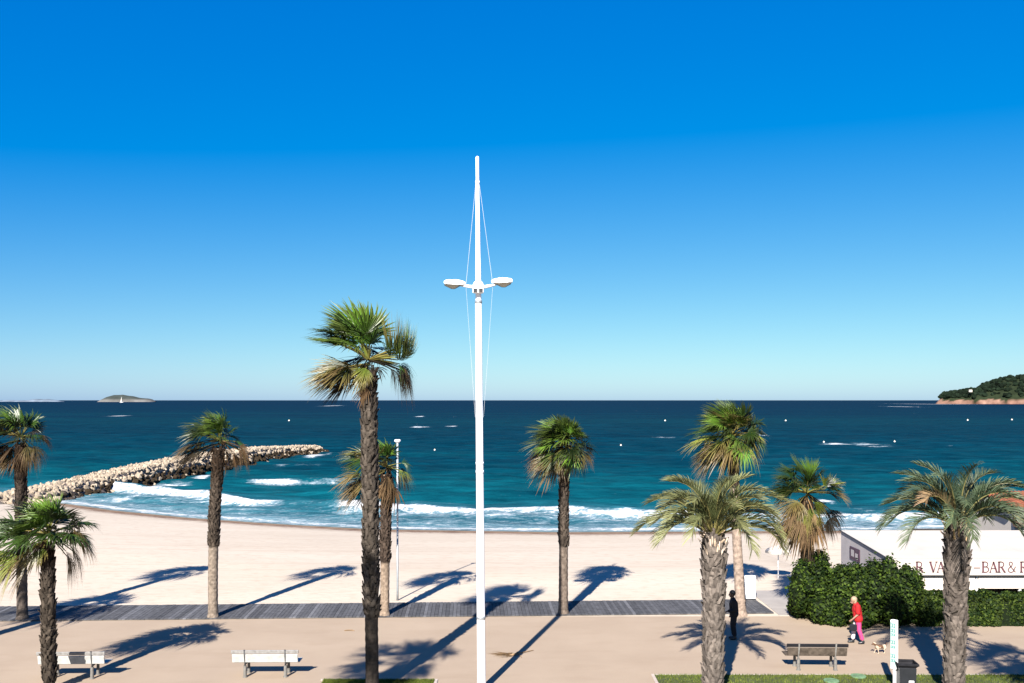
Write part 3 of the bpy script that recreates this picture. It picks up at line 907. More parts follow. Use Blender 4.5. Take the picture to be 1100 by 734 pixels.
def feather_frond(mb, rng, o, az, el, length, c0, c1, bend=120, nleaf=58):
    pts, tans = [], []
    p = Vector(o)
    N = 16
    e_ = el
    side_bend = rng.gauss(0, 0.15)
    for i in range(N + 1):
        s = i / N
        e_ = el - R(bend) * (s ** 1.7)
        a = az + side_bend * s
        t = Vector((math.cos(a) * math.cos(e_), math.sin(a) * math.cos(e_), math.sin(e_)))
        t = (t + WIND * 0.15 * s).normalized()
        pts.append(p.copy())
        tans.append(t)
        p = p + t * (length / N)
    mb.tube(pts[::2], [0.04, 0.03, 0.024, 0.02, 0.016, 0.013, 0.010, 0.007, 0.004], 4, lerp(c0, (0.24, 0.20, 0.07), 0.6), caps=False)
    for k in range(nleaf):
        s = 0.20 + 0.80 * (k + 0.5) / nleaf
        i = min(int(s * N), N - 1)
        f = s * N - i
        pt = pts[i].lerp(pts[i + 1], f)
        t = tans[i].lerp(tans[i + 1], f).normalized()
        sd = t.cross(Vector((0, 0, 1)))
        sd = sd.normalized() if sd.length > 0.05 else Vector((-math.sin(az), math.cos(az), 0))
        n = sd.cross(t).normalized()
        L = 0.62 * (0.55 + 0.45 * math.sin(math.pi * min(1, s * 1.05))) * rng.uniform(0.85, 1.1)
        for sg in (-1, 1):
            d = (t * 0.85 + sd * sg * rng.uniform(.35, .6) + n * rng.uniform(0.25, 0.75)).normalized()
            wv = t.cross(d).cross(d)
            wv = (t - d * t.dot(d)).normalized()
            vs, cs = [], []
            for u_ in (0, 0.35, 0.7):
                q = pt + d * L * u_ + Vector((0, 0, -0.30 * L * u_ ** 2.2)) + WIND * 0.25 * L * u_ ** 2
                hw = 0.0115 * (1 - 0.45 * u_)
                col = lerp(c0, c1, max(0, s - 0.3) * 0.9 + 0.3 * u_)
                vs += [q - wv * hw, q + wv * hw]
                cs += [col, col]
            vs.append(pt + d * L + Vector((0, 0, -0.30 * L)) + WIND * 0.25 * L)
            cs.append(c1)
            mb.add(vs, [(0, 1, 3, 2), (2, 3, 5, 4), (4, 5, 6)], cs)


def feather_palm(label, base, heart, r0, r1, seed, nf, length, c0, c1, rust=0.0, boot_col=(0.44, 0.37, 0.32)):
    rng = random.Random(seed)
    base = Vector(base)
    root = thing('feather_palm', label, 'palm tree', base, 0, 'grey green feather palms on the lawn')
    top = Vector(heart) - base

    def path(h):
        return top * h

    def rd(h):
        return r0 + (r1 - r0) * h + 0.10 * r0 * math.exp(-((h - 0.80) / 0.15) ** 2) - (0.45 * r1 * max(0, (h - 0.93) / 0.07))
    tm = MB()
    trunk_mesh(tm, rng, path, rd, (0.04, 0.985), (0.26, 0.22, 0.19), boot_col, 1.25, 1.35, ribs=False)
    # stubs of cut fronds flaring under the crown
    for i in range(34):
        a = i * 2.39996
        h = rng.uniform(0.86, 0.99)
        er = Vector((math.cos(a), math.sin(a), 0))
        p = path(h) + er * rd(h) * 0.8
        c_ = lerp(boot_col, (0.30, 0.20, 0.09), rng.random())
        tm.tube([p, p + er * 0.10 + Vector((0, 0, 0.20)), p + er * rng.uniform(.14, .24) + Vector((0, 0, rng.uniform(.30, .42)))], [0.05, 0.032, 0.018], 5, c_)
    tm.build('trunk', M['bark'], root)
    cm = MB()
    o = top + Vector((0, 0, -0.05))
    for i in range(nf):
        q = (i + 0.5) / nf
        az = i * 2.39996 + rng.gauss(0, 0.15)
        el = R(88 - 60 * q ** 0.95) + rng.gauss(0, 0.06)
        a0, a1 = c0, c1
        if rng.random() < rust * q * 1.6:
            a1 = (0.24, 0.145, 0.08)
            a0 = lerp(c0, (0.20, 0.15, 0.07), 0.5)
        g_ = rng.uniform(0.75, 1.2)
        feather_frond(cm, rng, o + Vector((math.cos(az), math.sin(az), 0)) * 0.08, az, el, length * rng.uniform(0.85, 1.08), tuple(v * g_ for v in a0), tuple(v * g_ for v in a1),
                      bend=rng.uniform(95, 120) - 14 * (1 - q))
    cm.build('crown', M['feather'], root)
    return root


feather_palm('yellowish feather palm on the lawn with arching fronds, in front of the dark figure', G(766, 752), on(767, 26.4, 574), 0.225, 0.275, 31, 36, 2.2,
             (0.048, 0.062, 0.022), (0.150, 0.150, 0.062))
feather_palm('bluish grey feather palm on the lawn before the restaurant awning', G(1024, 752), on(1029, 26.4, 564), 0.205, 0.275, 32, 34, 2.15,
             (0.025, 0.044, 0.025), (0.082, 0.105, 0.052), rust=0.12, boot_col=(0.38, 0.315, 0.27))


# ------------------------------------------------------------------ shrubs and hedge
def leaf_cloud(mb, rng, count, sampler, size, c0, c1):
    for i in range(count):
        p, n = sampler()
        n = (n + Vector((rng.gauss(0, .55), rng.gauss(0, .55), rng.gauss(0, .55) + .2))).normalized()
        t = n.cross(Vector((rng.gauss(0, 1), rng.gauss(0, 1), rng.gauss(0, 1)))).normalized()
        s = n.cross(t)
        L = size * rng.uniform(0.7, 1.3)
        W = L * 0.32
        q = rng.random()
        cc = lerp(c0, c1, q * q)
        mb.add([p - t * L * .5, p + s * W - n * .12 * W, p + t * L * .5, p - s * W - n * .12 * W], [(0, 1, 2), (0, 2, 3)], cc)


def shrub(label, base, rx, ry, h, seed, count, group='shrubs of the restaurant hedge', lumps=12):
    rng = random.Random(seed)
    root = thing('shrub', label, 'shrub', base, 0, group)
    blobs = [(Vector((0, 0, h * 0.48)), Vector((rx * 0.82, ry * 0.82, h * 0.47)))]
    for i in range(lumps):
        a = rng.uniform(0, 2 * math.pi)
        zf = rng.uniform(0.15, 0.88)
        k = math.sqrt(max(0.05, 1 - ((zf - 0.42) / 0.6) ** 2)) * 0.80
        s = rng.uniform(0.18, 0.44)
        blobs.append((Vector((math.cos(a) * rx * k, math.sin(a) * ry * k, h * zf)), Vector((rx * s * 1.1, ry * s * 1.1, min(h * s * 0.8, h * zf)))))
    area = [b_[1].x * b_[1].y + b_[1].x * b_[1].z for b_ in blobs]
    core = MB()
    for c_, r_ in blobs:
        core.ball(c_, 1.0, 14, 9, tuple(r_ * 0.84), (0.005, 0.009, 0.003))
    core.build('dark_core', M['bark'], root)  # near-black solid core fills the foliage, standing for its shaded inside
    mb = MB()

    def samp():
        b_ = rng.choices(blobs, area)[0]
        d = Vector((rng.gauss(0, 1), rng.gauss(0, 1), rng.gauss(0, 1))).normalized()
        k = rng.uniform(0.84, 1.05) + (rng.uniform(.08, .3) if rng.random() < 0.12 else 0)
        p = b_[0] + Vector((d.x * b_[1].x, d.y * b_[1].y, d.z * b_[1].z)) * k
        if p.z < 0.02:
            p.z = rng.uniform(0.02, 0.3)
        return p, d
    leaf_cloud(mb, rng, count, samp, 0.13, (0.004, 0.012, 0.0015), (0.046, 0.074, 0.008))
    mb.build('foliage', M['shrub'], root)
    return root


shrub('round shrub around the shaggy palm foot, leftmost of the hedge', (11.75, 36.2, -0.05), 0.95, 1.1, 2.45, 41, 7000)
shrub('tallest leafy shrub directly behind the woman in red', (12.75, 35.6, -0.05), 1.05, 1.1, 2.2, 42, 8000)
shrub('leafy shrub right of the woman in red, partly in palm shade', (13.75, 35.5, -0.05), 1.05, 1.05, 2.25, 43, 7000)
shrub('dark shrub at the left end of the clipped hedge', (14.75, 35.4, -0.05), 0.85, 1.0, 2.25, 44, 6500)
shrub('small low shrub at the end of the boardwalk path', (11.15, 36.6, 0.0), 0.35, 0.4, 0.85, 45, 1300, lumps=6)

rng = random.Random(46)
hroot = thing('clipped_hedge', 'long clipped green hedge in front of the restaurant awning', 'hedge', (15.3, 34.9, 0))
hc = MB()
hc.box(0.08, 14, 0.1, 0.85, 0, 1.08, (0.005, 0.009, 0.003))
hc.build('dark_core', M['bark'], hroot)  # near-black box inside the hedge, standing for the shade between leaves
hm = MB()


def hs_():
    f = rng.random()
    x = rng.uniform(0, 10.5)
    jj = 0.06 * math.sin(x * 3.1) + 0.05 * math.sin(x * 7.3) + rng.uniform(-.07, .05)
    if f < 0.55:
        return Vector((x, 0.06 - jj, rng.uniform(0.02, 1.16))), Vector((0, -1, 0))
    if f < 0.97:
        return Vector((x, rng.uniform(0, 0.92), 1.14 + jj)), Vector((0, 0, 1))
    return Vector((0.04 + jj, rng.uniform(0, 0.92), rng.uniform(0, 1.14))), Vector((-1, 0, 0))


leaf_cloud(hm, rng, 17000, hs_, 0.12, (0.004, 0.012, 0.0015), (0.042, 0.062, 0.008))
hm.build('foliage', M['shrub'], hroot)

# ------------------------------------------------------------------ mast lamp
base = G(517.3, 741.6)
mroot = thing('mast_lamp', 'tall white ship mast street lamp with twin lamp heads and stay wires', 'street lamp', base)
topz = 15.72
lean = Vector((-0.125, 0, topz))


def mp(z):
    return Vector((lean.x * z / topz, 0, z))


LZ = 11.85
p = MB()
p.tube([mp(0), mp(0.02), mp(0.35), mp(6.0), mp(LZ - 0.5), mp(LZ - 0.45), mp(LZ + 0.6)], [0.14, 0.14, 0.124, 0.110, 0.096, 0.088, 0.080], 20, caps=False)
p.tube([mp(LZ + 0.6), mp(13), mp(14.8), mp(14.9)], [0.080, 0.070, 0.056, 0.054], 16, caps=False)
p.tube([mp(14.9), mp(15.2), mp(15.6)], [0.05, 0.05, 0.05], 16, caps=False)
p.ball(mp(15.6), 0.05, 16, 8)
p.build('pole', M['white_paint'], mroot, True)
for z, rr in ((2.13, 0.130), (6.4, 0.118), (6.65, 0.117), (LZ - 0.47, 0.104), (14.88, 0.064)):
    q = MB()
    q.tube([mp(z - 0.045), mp(z - 0.04), mp(z + 0.04), mp(z + 0.045)], [rr - .01, rr, rr, rr - .01], 18)
    if z in (2.13, LZ - 0.47):
        q.build('collar', M['steel'], mroot, True)
    else:
        q.build('collar', M['white_paint'], mroot, True)
c0 = mp(LZ)
q = MB()
q.tube([c0 + Vector((-0.52, 0, 0.02)), c0 + Vector((-0.2, 0, -0.03)), c0 + Vector((0.2, 0, -0.03)), c0 + Vector((0.52, 0, 0.04))], [0.035, 0.05, 0.05, 0.035], 10)
q.ball(c0 + Vector((0, 0, -0.02)), 0.17, 16, 10, (1, 1, 1.1))
q.build('cross_arm', M['white_paint'], mroot, True)
for sg in (-1, 1):
    h = MB()
    off_ = 0.10 if sg > 0 else 0.0
    prof = [(0.38, 0.05, 0.045), (0.46, 0.11, 0.085), (0.62, 0.16, 0.115), (0.85, 0.17, 0.10), (0.96, 0.15, 0.08), (1.0, 0.11, 0.045)]
    vs, fs = [], []
    for (xx, hw, hh) in prof:
        zc = 0.06 + off_ * 0.5 + 0.03 * xx
        vs += [c0 + Vector((sg * xx, -hw, zc - hh * .5)), c0 + Vector((sg * xx, -hw * .8, zc + hh * .8)), c0 + Vector((sg * xx, hw * .8, zc + hh * .8)), c0 + Vector((sg * xx, hw, zc - hh * .5))]
    for i in range(len(prof) - 1):
        for k in range(4):
            k2 = (k + 1) % 4
            fs.append((i * 4 + k, i * 4 + k2, (i + 1) * 4 + k2, (i + 1) * 4 + k))
    fs += [(3, 2, 1, 0), (20, 21, 22, 23)]
    h.add(vs, fs)
    hd = h.build('lamp_head', M['white_paint'], mroot, False)
    g_ = MB()
    cc = c0 + Vector((sg * 0.74, 0, 0.02 + off_ * 0.5))
    vs = [cc + Vector((-.26, -.17, 0)), cc + Vector((.22, -.17, 0)), cc + Vector((.22, .17, 0)), cc + Vector((-.26, .17, 0)), cc + Vector((-.05, -.05, -.11)), cc + Vector((.05, -.05, -.11)), cc + Vector((.05, .05, -.11)), cc + Vector((-.05, .05, -.11))]
    g_.add(vs, [(0, 3, 2, 1), (4, 5, 6, 7), (0, 1, 5, 4), (1, 2, 6, 5), (2, 3, 7, 6), (3, 0, 4, 7)])
    g_.build('lens', M['glass'], hd)
    wv = MB()
    a_ = mp(14.85)
    kx = sg * (0.36 if sg < 0 else 0.42)
    wv.tube([a_ + Vector((sg * .05, 0, 0)), c0 + Vector((kx, 0, 0.06))], 0.006, 5)
    wv.tube([c0 + Vector((kx, 0, -0.04)), mp(8.0) + Vector((sg * .12, 0, 0))], 0.004, 5)
    wv.build('stay_wire', M['wire'], mroot)
    fl = MB()
    fl.box(sg * .08 - .08 + c0.x, sg * .08 + .08 + c0.x, -0.27, -0.12, LZ - 0.24, LZ - 0.08, bevel=.02)
    ff = fl.build('floodlight', M['white_paint'], mroot)
    fg = MB()
    fg.box(sg * .08 - .055 + c0.x, sg * .08 + .055 + c0.x, -0.285, -0.272, LZ - 0.215, LZ - 0.105)
    fg.build('lens', M['black'], ff)

# small beach lamp post
b_ = G(427, 645)
sroot = thing('lamp_post', 'slim pale lamp post with flat disc top on the beach edge', 'lamp post', b_)
q = MB()
q.tube([(0, 0, 0), (0, 0, 0.5), (0, 0, 3.4)], [0.048, 0.044, 0.04], 12)
q.build('lower_pole', M['steel'], sroot, True)
q = MB()
q.tube([(0, 0, 3.38), (0, 0, 3.45), (0, 0, 6.68)], [0.050, 0.042, 0.038], 12)
q.build('upper_pole', M['pale_metal'], sroot, True)
q = MB()
q.tube([(0, 0, 6.68), (0, 0, 6.75), (0, 0, 6.80), (0, 0, 6.83)], [0.05, 0.13, 0.14, 0.10], 18)
q.build('lamp_head', M['white_paint'], sroot)


# ------------------------------------------------------------------ benches
def bench(label, base, rz, W, board, rail, leg, foot):
    """local: bench seen from its back at -y, seat on the +y side"""
    root = thing('park_bench', label, 'bench', base, rz, 'benches along the promenade')
    hw = W / 2
    tilt = Matrix.Translation((0, 0.02, 0.42)) @ Matrix.Rotation(R(10), 4, 'X')
    t = MB()
    t.box(-hw, hw, -0.05, 0.0, 0.335, 0.435, mtx=tilt, bevel=0.008)
    t.build('top_rail', M[rail], root)
    bk = MB()
    bk.box(-hw + .03, hw - .03, -0.045, -0.005, 0.05, 0.305, mtx=tilt, bevel=0.006)
    bk.build('backrest', M[board], root)
    st = MB()
    for k in range(4):
        st.box(-hw, hw, 0.10 + k * 0.115, 0.20 + k * 0.115, 0.42, 0.455, bevel=0.006)
    st.build('seat', M[board], root)
    for sg in (-1, 1):
        x = sg * W * 0.30
        L = MB()
        L.tube([(x, -0.005, 0.30), (x, 0.0, 0.42), (x, -0.11, 0.86)], 0.026, 8)
        L.tube([(x, -0.005, 0.39), (x, 0.30, 0.40), (x, 0.54, 0.395)], 0.024, 8)
        L.build('leg_frame', M[leg], root, True)
        ft = MB()
        ft.tube([(x, 0.0, 0.0), (x, 0.0, 0.02), (x, 0.0, 0.03), (x, 0.0, 0.36)], [0.075, 0.075, 0.055, 0.05], 12)
        ft.build('foot', M[foot], root, False)
        ft = MB()
        ft.tube([(x, 0.44, 0.0), (x, 0.44, 0.02), (x, 0.44, 0.03), (x, 0.44, 0.40)], [0.07, 0.07, 0.05, 0.04], 12)
        ft.build('foot', M[foot], root, False)
    return root


bench('white slatted bench standing free left of the tallest palm', G(285, 727.5), R(1), 2.06, 'bench_white', 'bench_top', 'bench_leg', 'concrete_foot')
bench('white slatted bench half hidden by the short bushy palm trunk', G(77, 729.5), R(2), 2.05, 'bench_white', 'bench_top', 'bench_leg', 'concrete_foot')
bench('weathered grey brown bench with dark top rail near the woman in red', G(877.5, 720), R(-1.5), 1.92, 'bench_grey', 'bench_dark', 'concrete_foot', 'concrete_foot')

# ------------------------------------------------------------------ litter bin and sign
broot = thing('litter_bin', 'black litter bin with open slanted hood and white sticker on the lawn', 'litter bin', on(973, 27.1, 744) * 1.0, R(-6))
broot.location.z = 0.02
q = MB()
vs = []
for z, hx, hy in ((0.0, 0.20, 0.19), (0.05, 0.215, 0.20), (0.72, 0.235, 0.22), (0.74, 0.22, 0.20)):
    vs += [(-hx, -hy, z), (hx, -hy, z), (hx, hy, z), (-hx, hy, z)]
fs = [(3, 2, 1, 0), (12, 13, 14, 15)]
for i in range(3):
    for k in range(4):
        fs.append((i * 4 + k, i * 4 + (k + 1) % 4, i * 4 + 4 + (k + 1) % 4, i * 4 + 4 + k))
q.add(vs, fs)
q.build('body', M['black'], broot)
q = MB()
for (x0, x1, y0, y1) in ((-.30, .30, -.27, -.23), (-.30, .30, .23, .27), (-.30, -.26, -.229, .229), (.26, .30, -.229, .229)):
    q.box(x0, x1, y0, y1, 0.80, 0.87, bevel=0.01)
vs = [(-.225, -.21, .74), (.225, -.21, .74), (.225, .21, .74), (-.225, .21, .74), (-.28, -.25, .805), (.28, -.25, .805), (.28, .25, .805), (-.28, .25, .805)]
q.add(vs, [(0, 1, 5, 4), (1, 2, 6, 5), (2, 3, 7, 6), (3, 0, 4, 7)])
q.build('hood', M['bench_dark'], broot)
q = MB()
q.box(0.02, 0.16, -0.2335, -0.229, 0.28, 0.38)
q.build('sticker', M['white_paint'], broot)

groot = thing('sign_totem', 'narrow white sign with green writing on a post beside the litter bin', 'sign', on(961, 27.25, 742), R(40))
groot.location.z = 0.02
q = MB()
q.box(-0.05, 0.05, -0.03, 0.03, 0, 0.75, bevel=0.01)
q.build('post', M['white_paint'], groot)
q = MB()
q.box(-0.09, 0.05, -0.085, 0.085, 0.62, 2.05, bevel=0.012)
pn = q.build('panel', M['white_paint'], groot)
q = MB()
q.box(-0.0945, -0.0902, -0.078, 0.078, 0.66, 2.0)
q.build('face', M['pale_teal'], pn)
for zz, hh in ((1.84, .11), (1.70, .09), (1.60, .06), (1.36, .10), (1.24, .06), (0.96, .10), (0.84, .07)):
    for (y0, y1) in ((-.065, -.012), (.005, .06)):
        q = MB()
        q.box(-0.098, -0.0955, y0, y1, zz, zz + 0.018)
        q.box(-0.098, -0.0955, y0, y0 + .018, zz + 0.019, zz + hh)
        q.box(-0.098, -0.0955, y0 + .019, y1, zz + hh - .016, zz + hh)
        q.build('letter', M['teal'], pn)

# utility covers in the lawn
for (px, py, lb) in ((922, 728, 'pale green utility cover in the grass near the grey bench'), (893, 733, 'pale green utility cover cut by the bottom edge of the view')):
    q = MB()
    pnt = G(px, py)
    q.tube([(0, 0, 0), (0, 0, 0.03), (0, 0, 0.037)], [0.23, 0.23, 0.22], 24)
    tag(q.build('utility_cover', M['cover'], loc=(pnt.x, pnt.y, 0.03)), lb, 'cover')

# fallen leaves / dry frond on the paving
q = MB()
rg = random.Random(9)
for k in range(60):
    a = rg.gauss(math.pi, 0.35) if k < 45 else rg.uniform(0, 6.28)
    l = rg.uniform(0.2, 0.75)
    st_ = Vector((rg.gauss(0.1, .12), rg.gauss(0, .10), 0.012))
    d = Vector((math.cos(a), math.sin(a) * 0.9, 0))
    s_ = Vector((-d.y, d.x, 0)) * 0.014
    q.add([st_ - s_, st_ + s_, st_ + d * l * .6 + s_ + Vector((0, 0, rg.uniform(.01, .04))), st_ + d * l + Vector((0, 0, .01))], [(0, 1, 2), (0, 2, 3)])
q.tube([(0.1, 0.02, .02), (0.5, 0.25, .03), (0.85, 0.55, .02)], [.02, .018, .012], 5)
tag(q.build('fallen_frond', M['litter'], loc=G(546, 704)), 'dry brown palm frond lying on the promenade right of the mast', 'palm frond')
q = MB()
q.tube([(-.18, 0, .02), (0, .03, .03), (.2, -.02, .02)], [.018, .02, .01], 6)
q.tube([(0, .03, .03), (.1, .12, .02)], [.012, .006], 5)
tag(q.build('twig', M['litter'], loc=G(375, 678)), 'small brown twig on the paving left of the tallest palm', 'twig')

# white cabinet at the end of the boardwalk, small beach parasol behind
cp = G(804.5, 645)
croot = thing('notice_panel', 'upright white panel with dark frame at the boardwalk end', 'panel', (cp.x, cp.y, 0.05))
q = MB()
q.box(-0.22, 0.27, -0.08, 0.08, 0.04, 1.0, bevel=.01)
q.build('board', M['white_paint'], croot)
q = MB()
q.box(-0.30, -0.225, -0.10, 0.10, 0.0, 1.02, bevel=.01)
q.box(-0.22, 0.27, -0.06, 0.06, 0.0, 0.037)
q.build('frame', M['black'], croot)
up = G(836, 626, -0.15)
uroot = thing('parasol', 'small white beach parasol left of the shaggy palm', 'parasol', up)
q = MB()
q.tube([(0, 0, -0.1), (0, 0, 1.75)], 0.022, 8)
q.build('pole', M['white_paint'], uroot, True)
q = MB()
n = 8
vs = [(0, 0, 1.78)]
for k in range(n):
    a = 2 * math.pi * k / n
    vs.append((math.cos(a) * .45, math.sin(a) * .45, 1.64))
for k in range(n):
    a = 2 * math.pi * k / n
    vs.append((math.cos(a) * .62, math.sin(a) * .62, 1.52))
for k in range(n):
    a = 2 * math.pi * k / n
    vs.append((math.cos(a) * .62, math.sin(a) * .62, 1.42))
fs = [(0, 1 + k, 1 + (k + 1) % n) for k in range(n)]
for r_ in (0, 1):
    fs += [(1 + r_ * n + k, 1 + r_ * n + n + k, 1 + r_ * n + n + (k + 1) % n, 1 + r_ * n + (k + 1) % n) for k in range(n)]
q.add(vs, fs)
q.build('canopy', M['white_canvas'], uroot)

# ------------------------------------------------------------------ restaurant
rx0, ry0 = 15.4, 38.1
rroot = thing('beach_restaurant', 'beach restaurant with long white lettered awning, half hidden behind hedge and palm', 'restaurant', (rx0, ry0, -0.85))
W = 26.0
zv1, zv0 = 2.86, 2.19            # valance top / bottom above the restaurant floor
zb = 3.24                        # back of the awning


def slab(mb, p00, p10, p11, p01, th):
    n = (Vector(p10) - Vector(p00)).cross(Vector(p01) - Vector(p00)).normalized() * th
    top_ = [Vector(v) for v in (p00, p10, p11, p01)]
    mb.add(top_ + [v - n for v in top_], [(0, 1, 2, 3), (7, 6, 5, 4), (0, 4, 5, 1), (1, 5, 6, 2), (2, 6, 7, 3), (3, 7, 4, 0)])


q = MB()
NS = 13
for k in range(NS):                                   # canvas bays with a slight belly
    x0, x1 = W * k / NS, W * (k + 1) / NS
    rows = 6
    cols = 5
    vs, fs = [], []
    for j in range(rows + 1):
        for i in range(cols + 1):
            xx = x0 + (x1 - x0) * i / cols
            v = j / rows
            yy = 5.6 * v
            zz = zv1 + (zb - zv1) * v - 0.05 * math.sin(math.pi * i / cols) * math.sin(math.pi * v)
            vs.append((xx, yy, zz))
    for j in range(rows):
        for i in range(cols):
            a = j * (cols + 1) + i
            fs.append((a, a + 1, a + cols + 2, a + cols + 1))
    q.add(vs, fs)
q.build('awning', M['white_canvas'], rroot, True)
q = MB()
q.box(0, W, -0.02, 0.0, zv0, zv1 - 0.004)
va = q.build('valance', M['white_canvas'], rroot)
q = MB()
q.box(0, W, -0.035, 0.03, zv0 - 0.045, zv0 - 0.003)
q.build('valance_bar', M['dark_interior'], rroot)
q = MB()
q.box(-0.035, -0.003, 0, 5.6, zv1 - 0.02, zv1 + 0.03, mtx=Matrix.Rotation(math.atan2(zb - zv1, 5.6) * 0, 4, 'X'))
# the sloping edge bar
q.v.clear(); q.f.clear(); q.c.clear()
q.tube([(-0.03, -0.03, zv1 + .01), (-0.03, 5.6, zb + .01)], 0.028, 6)
q.build('edge_bar', M['bench_leg'], rroot)
q = MB()
q.add([(0.01, 0.05, 0.0), (0.01, 5.5, 0.0), (0.01, 5.5, zb - .03), (0.01, 0.05, zv1 - .03), (0.05, 0.05, 0.0), (0.05, 5.5, 0.0), (0.05, 5.5, zb - .03), (0.05, 0.05, zv1 - .03)],
      [(0, 3, 2, 1), (4, 5, 6, 7), (0, 1, 5, 4), (1, 2, 6, 5), (2, 3, 7, 6), (3, 0, 4, 7)])
sp_ = q.build('side_panel', M['lilac_panel'], rroot)
q = MB()
q.box(-0.03, 0.005, 3.1, 4.3, 2.15, 2.72, bevel=.01)
mb_ = q.build('menu_board', M['purple'], sp_)
q = MB()
q.box(-0.034, -0.0305, 3.3, 3.6, 2.25, 2.5)
q.box(-0.034, -0.0305, 3.75, 4.1, 2.3, 2.6)
q.build('menu_sheet', M['lilac_panel'], mb_)
q = MB()
q.box(0.06, 3.6, 0.10, 0.14, 1.55, zv0 - 0.05)
q.box(3.75, W, 0.10, 0.14, 1.62, zv0 - 0.05)
q.build('wind_screen', M['cream'], rroot)
for k in range(9):
    q = MB()
    xx = 0.15 + k * 1.78
    q.box(xx - .05, xx + .05, 0.16, 0.26, 0, zv0, bevel=.01)
    q.build('post', M['white_paint'], rroot)
q = MB()
q.box(0.2, W, 5.62, 5.75, 0, zb - 0.12)
q.build('back_wall', M['brown_wall'], rroot)
q = MB()
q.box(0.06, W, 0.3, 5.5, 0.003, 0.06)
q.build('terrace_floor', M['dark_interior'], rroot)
q = MB()
q.tube([(3.2, 5.62, zb + .03), (4.9, 5.62, zb + .03)], 0.05, 8)
q.build('dark_gap_strip', M['dark_interior'], rroot)  # dark tube standing in for the dark gap at the awning back
# taller kitchen block with a tiled roof
q = MB()
q.box(8.9, W, 6.9, 11.5, 0, 4.28)
q.build('wall', M['white_canvas'], rroot)
q = MB()
q.box(8.8, W, 6.6, 6.89, 3.25, 3.78)
q.build('fascia', M['brown_wall'], rroot)
q = MB()
for k in range(87):
    xx = 8.55 + k * 0.2
    for j, (yy0, zz0, yy1, zz1) in enumerate(((6.4, 4.28, 7.8, 4.46), (7.75, 4.48, 9.2, 4.66))):
        q.tube([(xx, yy0, zz0), (xx, yy1, zz1)], 0.10, 8)
slab(q, (8.5, 6.5, 4.31), (8.5 + 17.5, 6.5, 4.31), (8.5 + 17.5, 9.2, 4.63), (8.5, 9.2, 4.63), 0.06)
slab(q, (8.5, 9.2, 4.63), (8.5 + 17.5, 9.2, 4.63), (8.5 + 17.5, 12.0, 4.31), (8.5, 12.0, 4.31), 0.06)
q.build('roof', M['terracotta'], rroot)

# serif capitals made of strokes, in a unit box (x,z)
T, t_ = 0.17, 0.085


def stroke(mb, x0, z0, x1, z1, w_, org, s, y):
    a, b2 = Vector((x0, 0, z0)), Vector((x1, 0, z1))
    d = (b2 - a).normalized()
    n = Vector((-d.z, 0, d.x)) * w_ / 2
    vs = [a - n, b2 - n, b2 + n, a + n]
    vs = [Vector((org[0] + v.x * s, y, org[1] + v.z * s)) for v in vs]
    mb.add(vs + [v + Vector((0, 0.006, 0)) for v in vs], [(0, 1, 2, 3), (7, 6, 5, 4), (0, 4, 5, 1), (1, 5, 6, 2), (2, 6, 7, 3), (3, 7, 4, 0)])


def arc(cx, cz, rx, rz, a0, a1, n=8):
    return [(cx + rx * math.cos(R(a0 + (a1 - a0) * i / n)), cz + rz * math.sin(R(a0 + (a1 - a0) * i / n))) for i in range(n + 1)]


GLY = {
    'R': [[(.15, 0), (.15, 1), T], [(.02, .02), (.30, .02), t_], [(.02, .98), (.35, .98), t_]] + [('p', [(.15, .98)] + arc(.35, .74, .24, .24, 90, -90) + [(.15, .50)], .10)] + [[(.38, .50), (.68, .02), T], [(.60, .02), (.78, .02), t_]],
    'B': [[(.15, 0), (.15, 1), T], [('x')]] if False else [[(.15, 0), (.15, 1), T], ('p', [(.02, .98)] + arc(.36, .75, .22, .23, 90, -90) + [(.15, .52)], .09), ('p', [(.15, .52)] + arc(.40, .27, .26, .25, 90, -90) + [(.02, .02)], .10)],
    'A': [[(.06, .02), (.38, 1), t_], [(.36, 1), (.68, .02), T], [(.18, .36), (.56, .36), t_], [(-.02, .02), (.18, .02), t_], [(.56, .02), (.80, .02), t_]],
    'V': [[(.08, .98), (.38, 0), T], [(.38, 0), (.66, .98), t_], [(-.02, .98), (.22, .98), t_], [(.56, .98), (.78, .98), t_]],
    'E': [[(.15, 0), (.15, 1), T], [(.02, .02), (.60, .02), t_], [(.02, .98), (.58, .98), t_], [(.15, .52), (.48, .52), t_]],
    'S': [('p', arc(.34, .75, .24, .23, 20, 270) + arc(.34, .27, .26, .25, 90, -160), .10)],
    'T': [[(.36, 0), (.36, 1), T], [(.02, .97), (.70, .97), t_], [(.22, .02), (.50, .02), t_]],
    'U': [('p', [(.12, 1), (.12, .3)] + arc(.37, .3, .25, .28, 180, 360) + [(.62, 1)], .10)],
    'N': [[(.12, 0), (.12, 1), t_], [(.12, 1), (.64, 0), T], [(.64, 0), (.64, 1), t_]],
    '&': [('p', [(.78, .55), (.66, .28)] + arc(.36, .24, .26, .23, 0, -190) + [(.22, .45), (.44, .62)] + arc(.34, .82, .15, .16, -40, 220) + [(.36, .50), (.78, .02)], .09)],
    '-': [[(.05, .42), (.65, .42), t_]],
}


def write(mb, text, x, z, s, y, adv=0.86):
    for ch in text:
        if ch != ' ':
            for g_ in GLY[ch]:
                if g_[0] == 'p':
                    pts = g_[1]
                    for i in range(len(pts) - 1):
                        stroke(mb, *pts[i], *pts[i + 1], g_[2], (x, z), s, y - 0.0007 * (i % 2))
                else:
                    stroke(mb, *g_[0], *g_[1], g_[2], (x, z), s, y)
        x += s * (adv if ch != ' ' else 0.55)


def vx(px):
    return (px - 550) / F * ry0 - rx0


LET = []


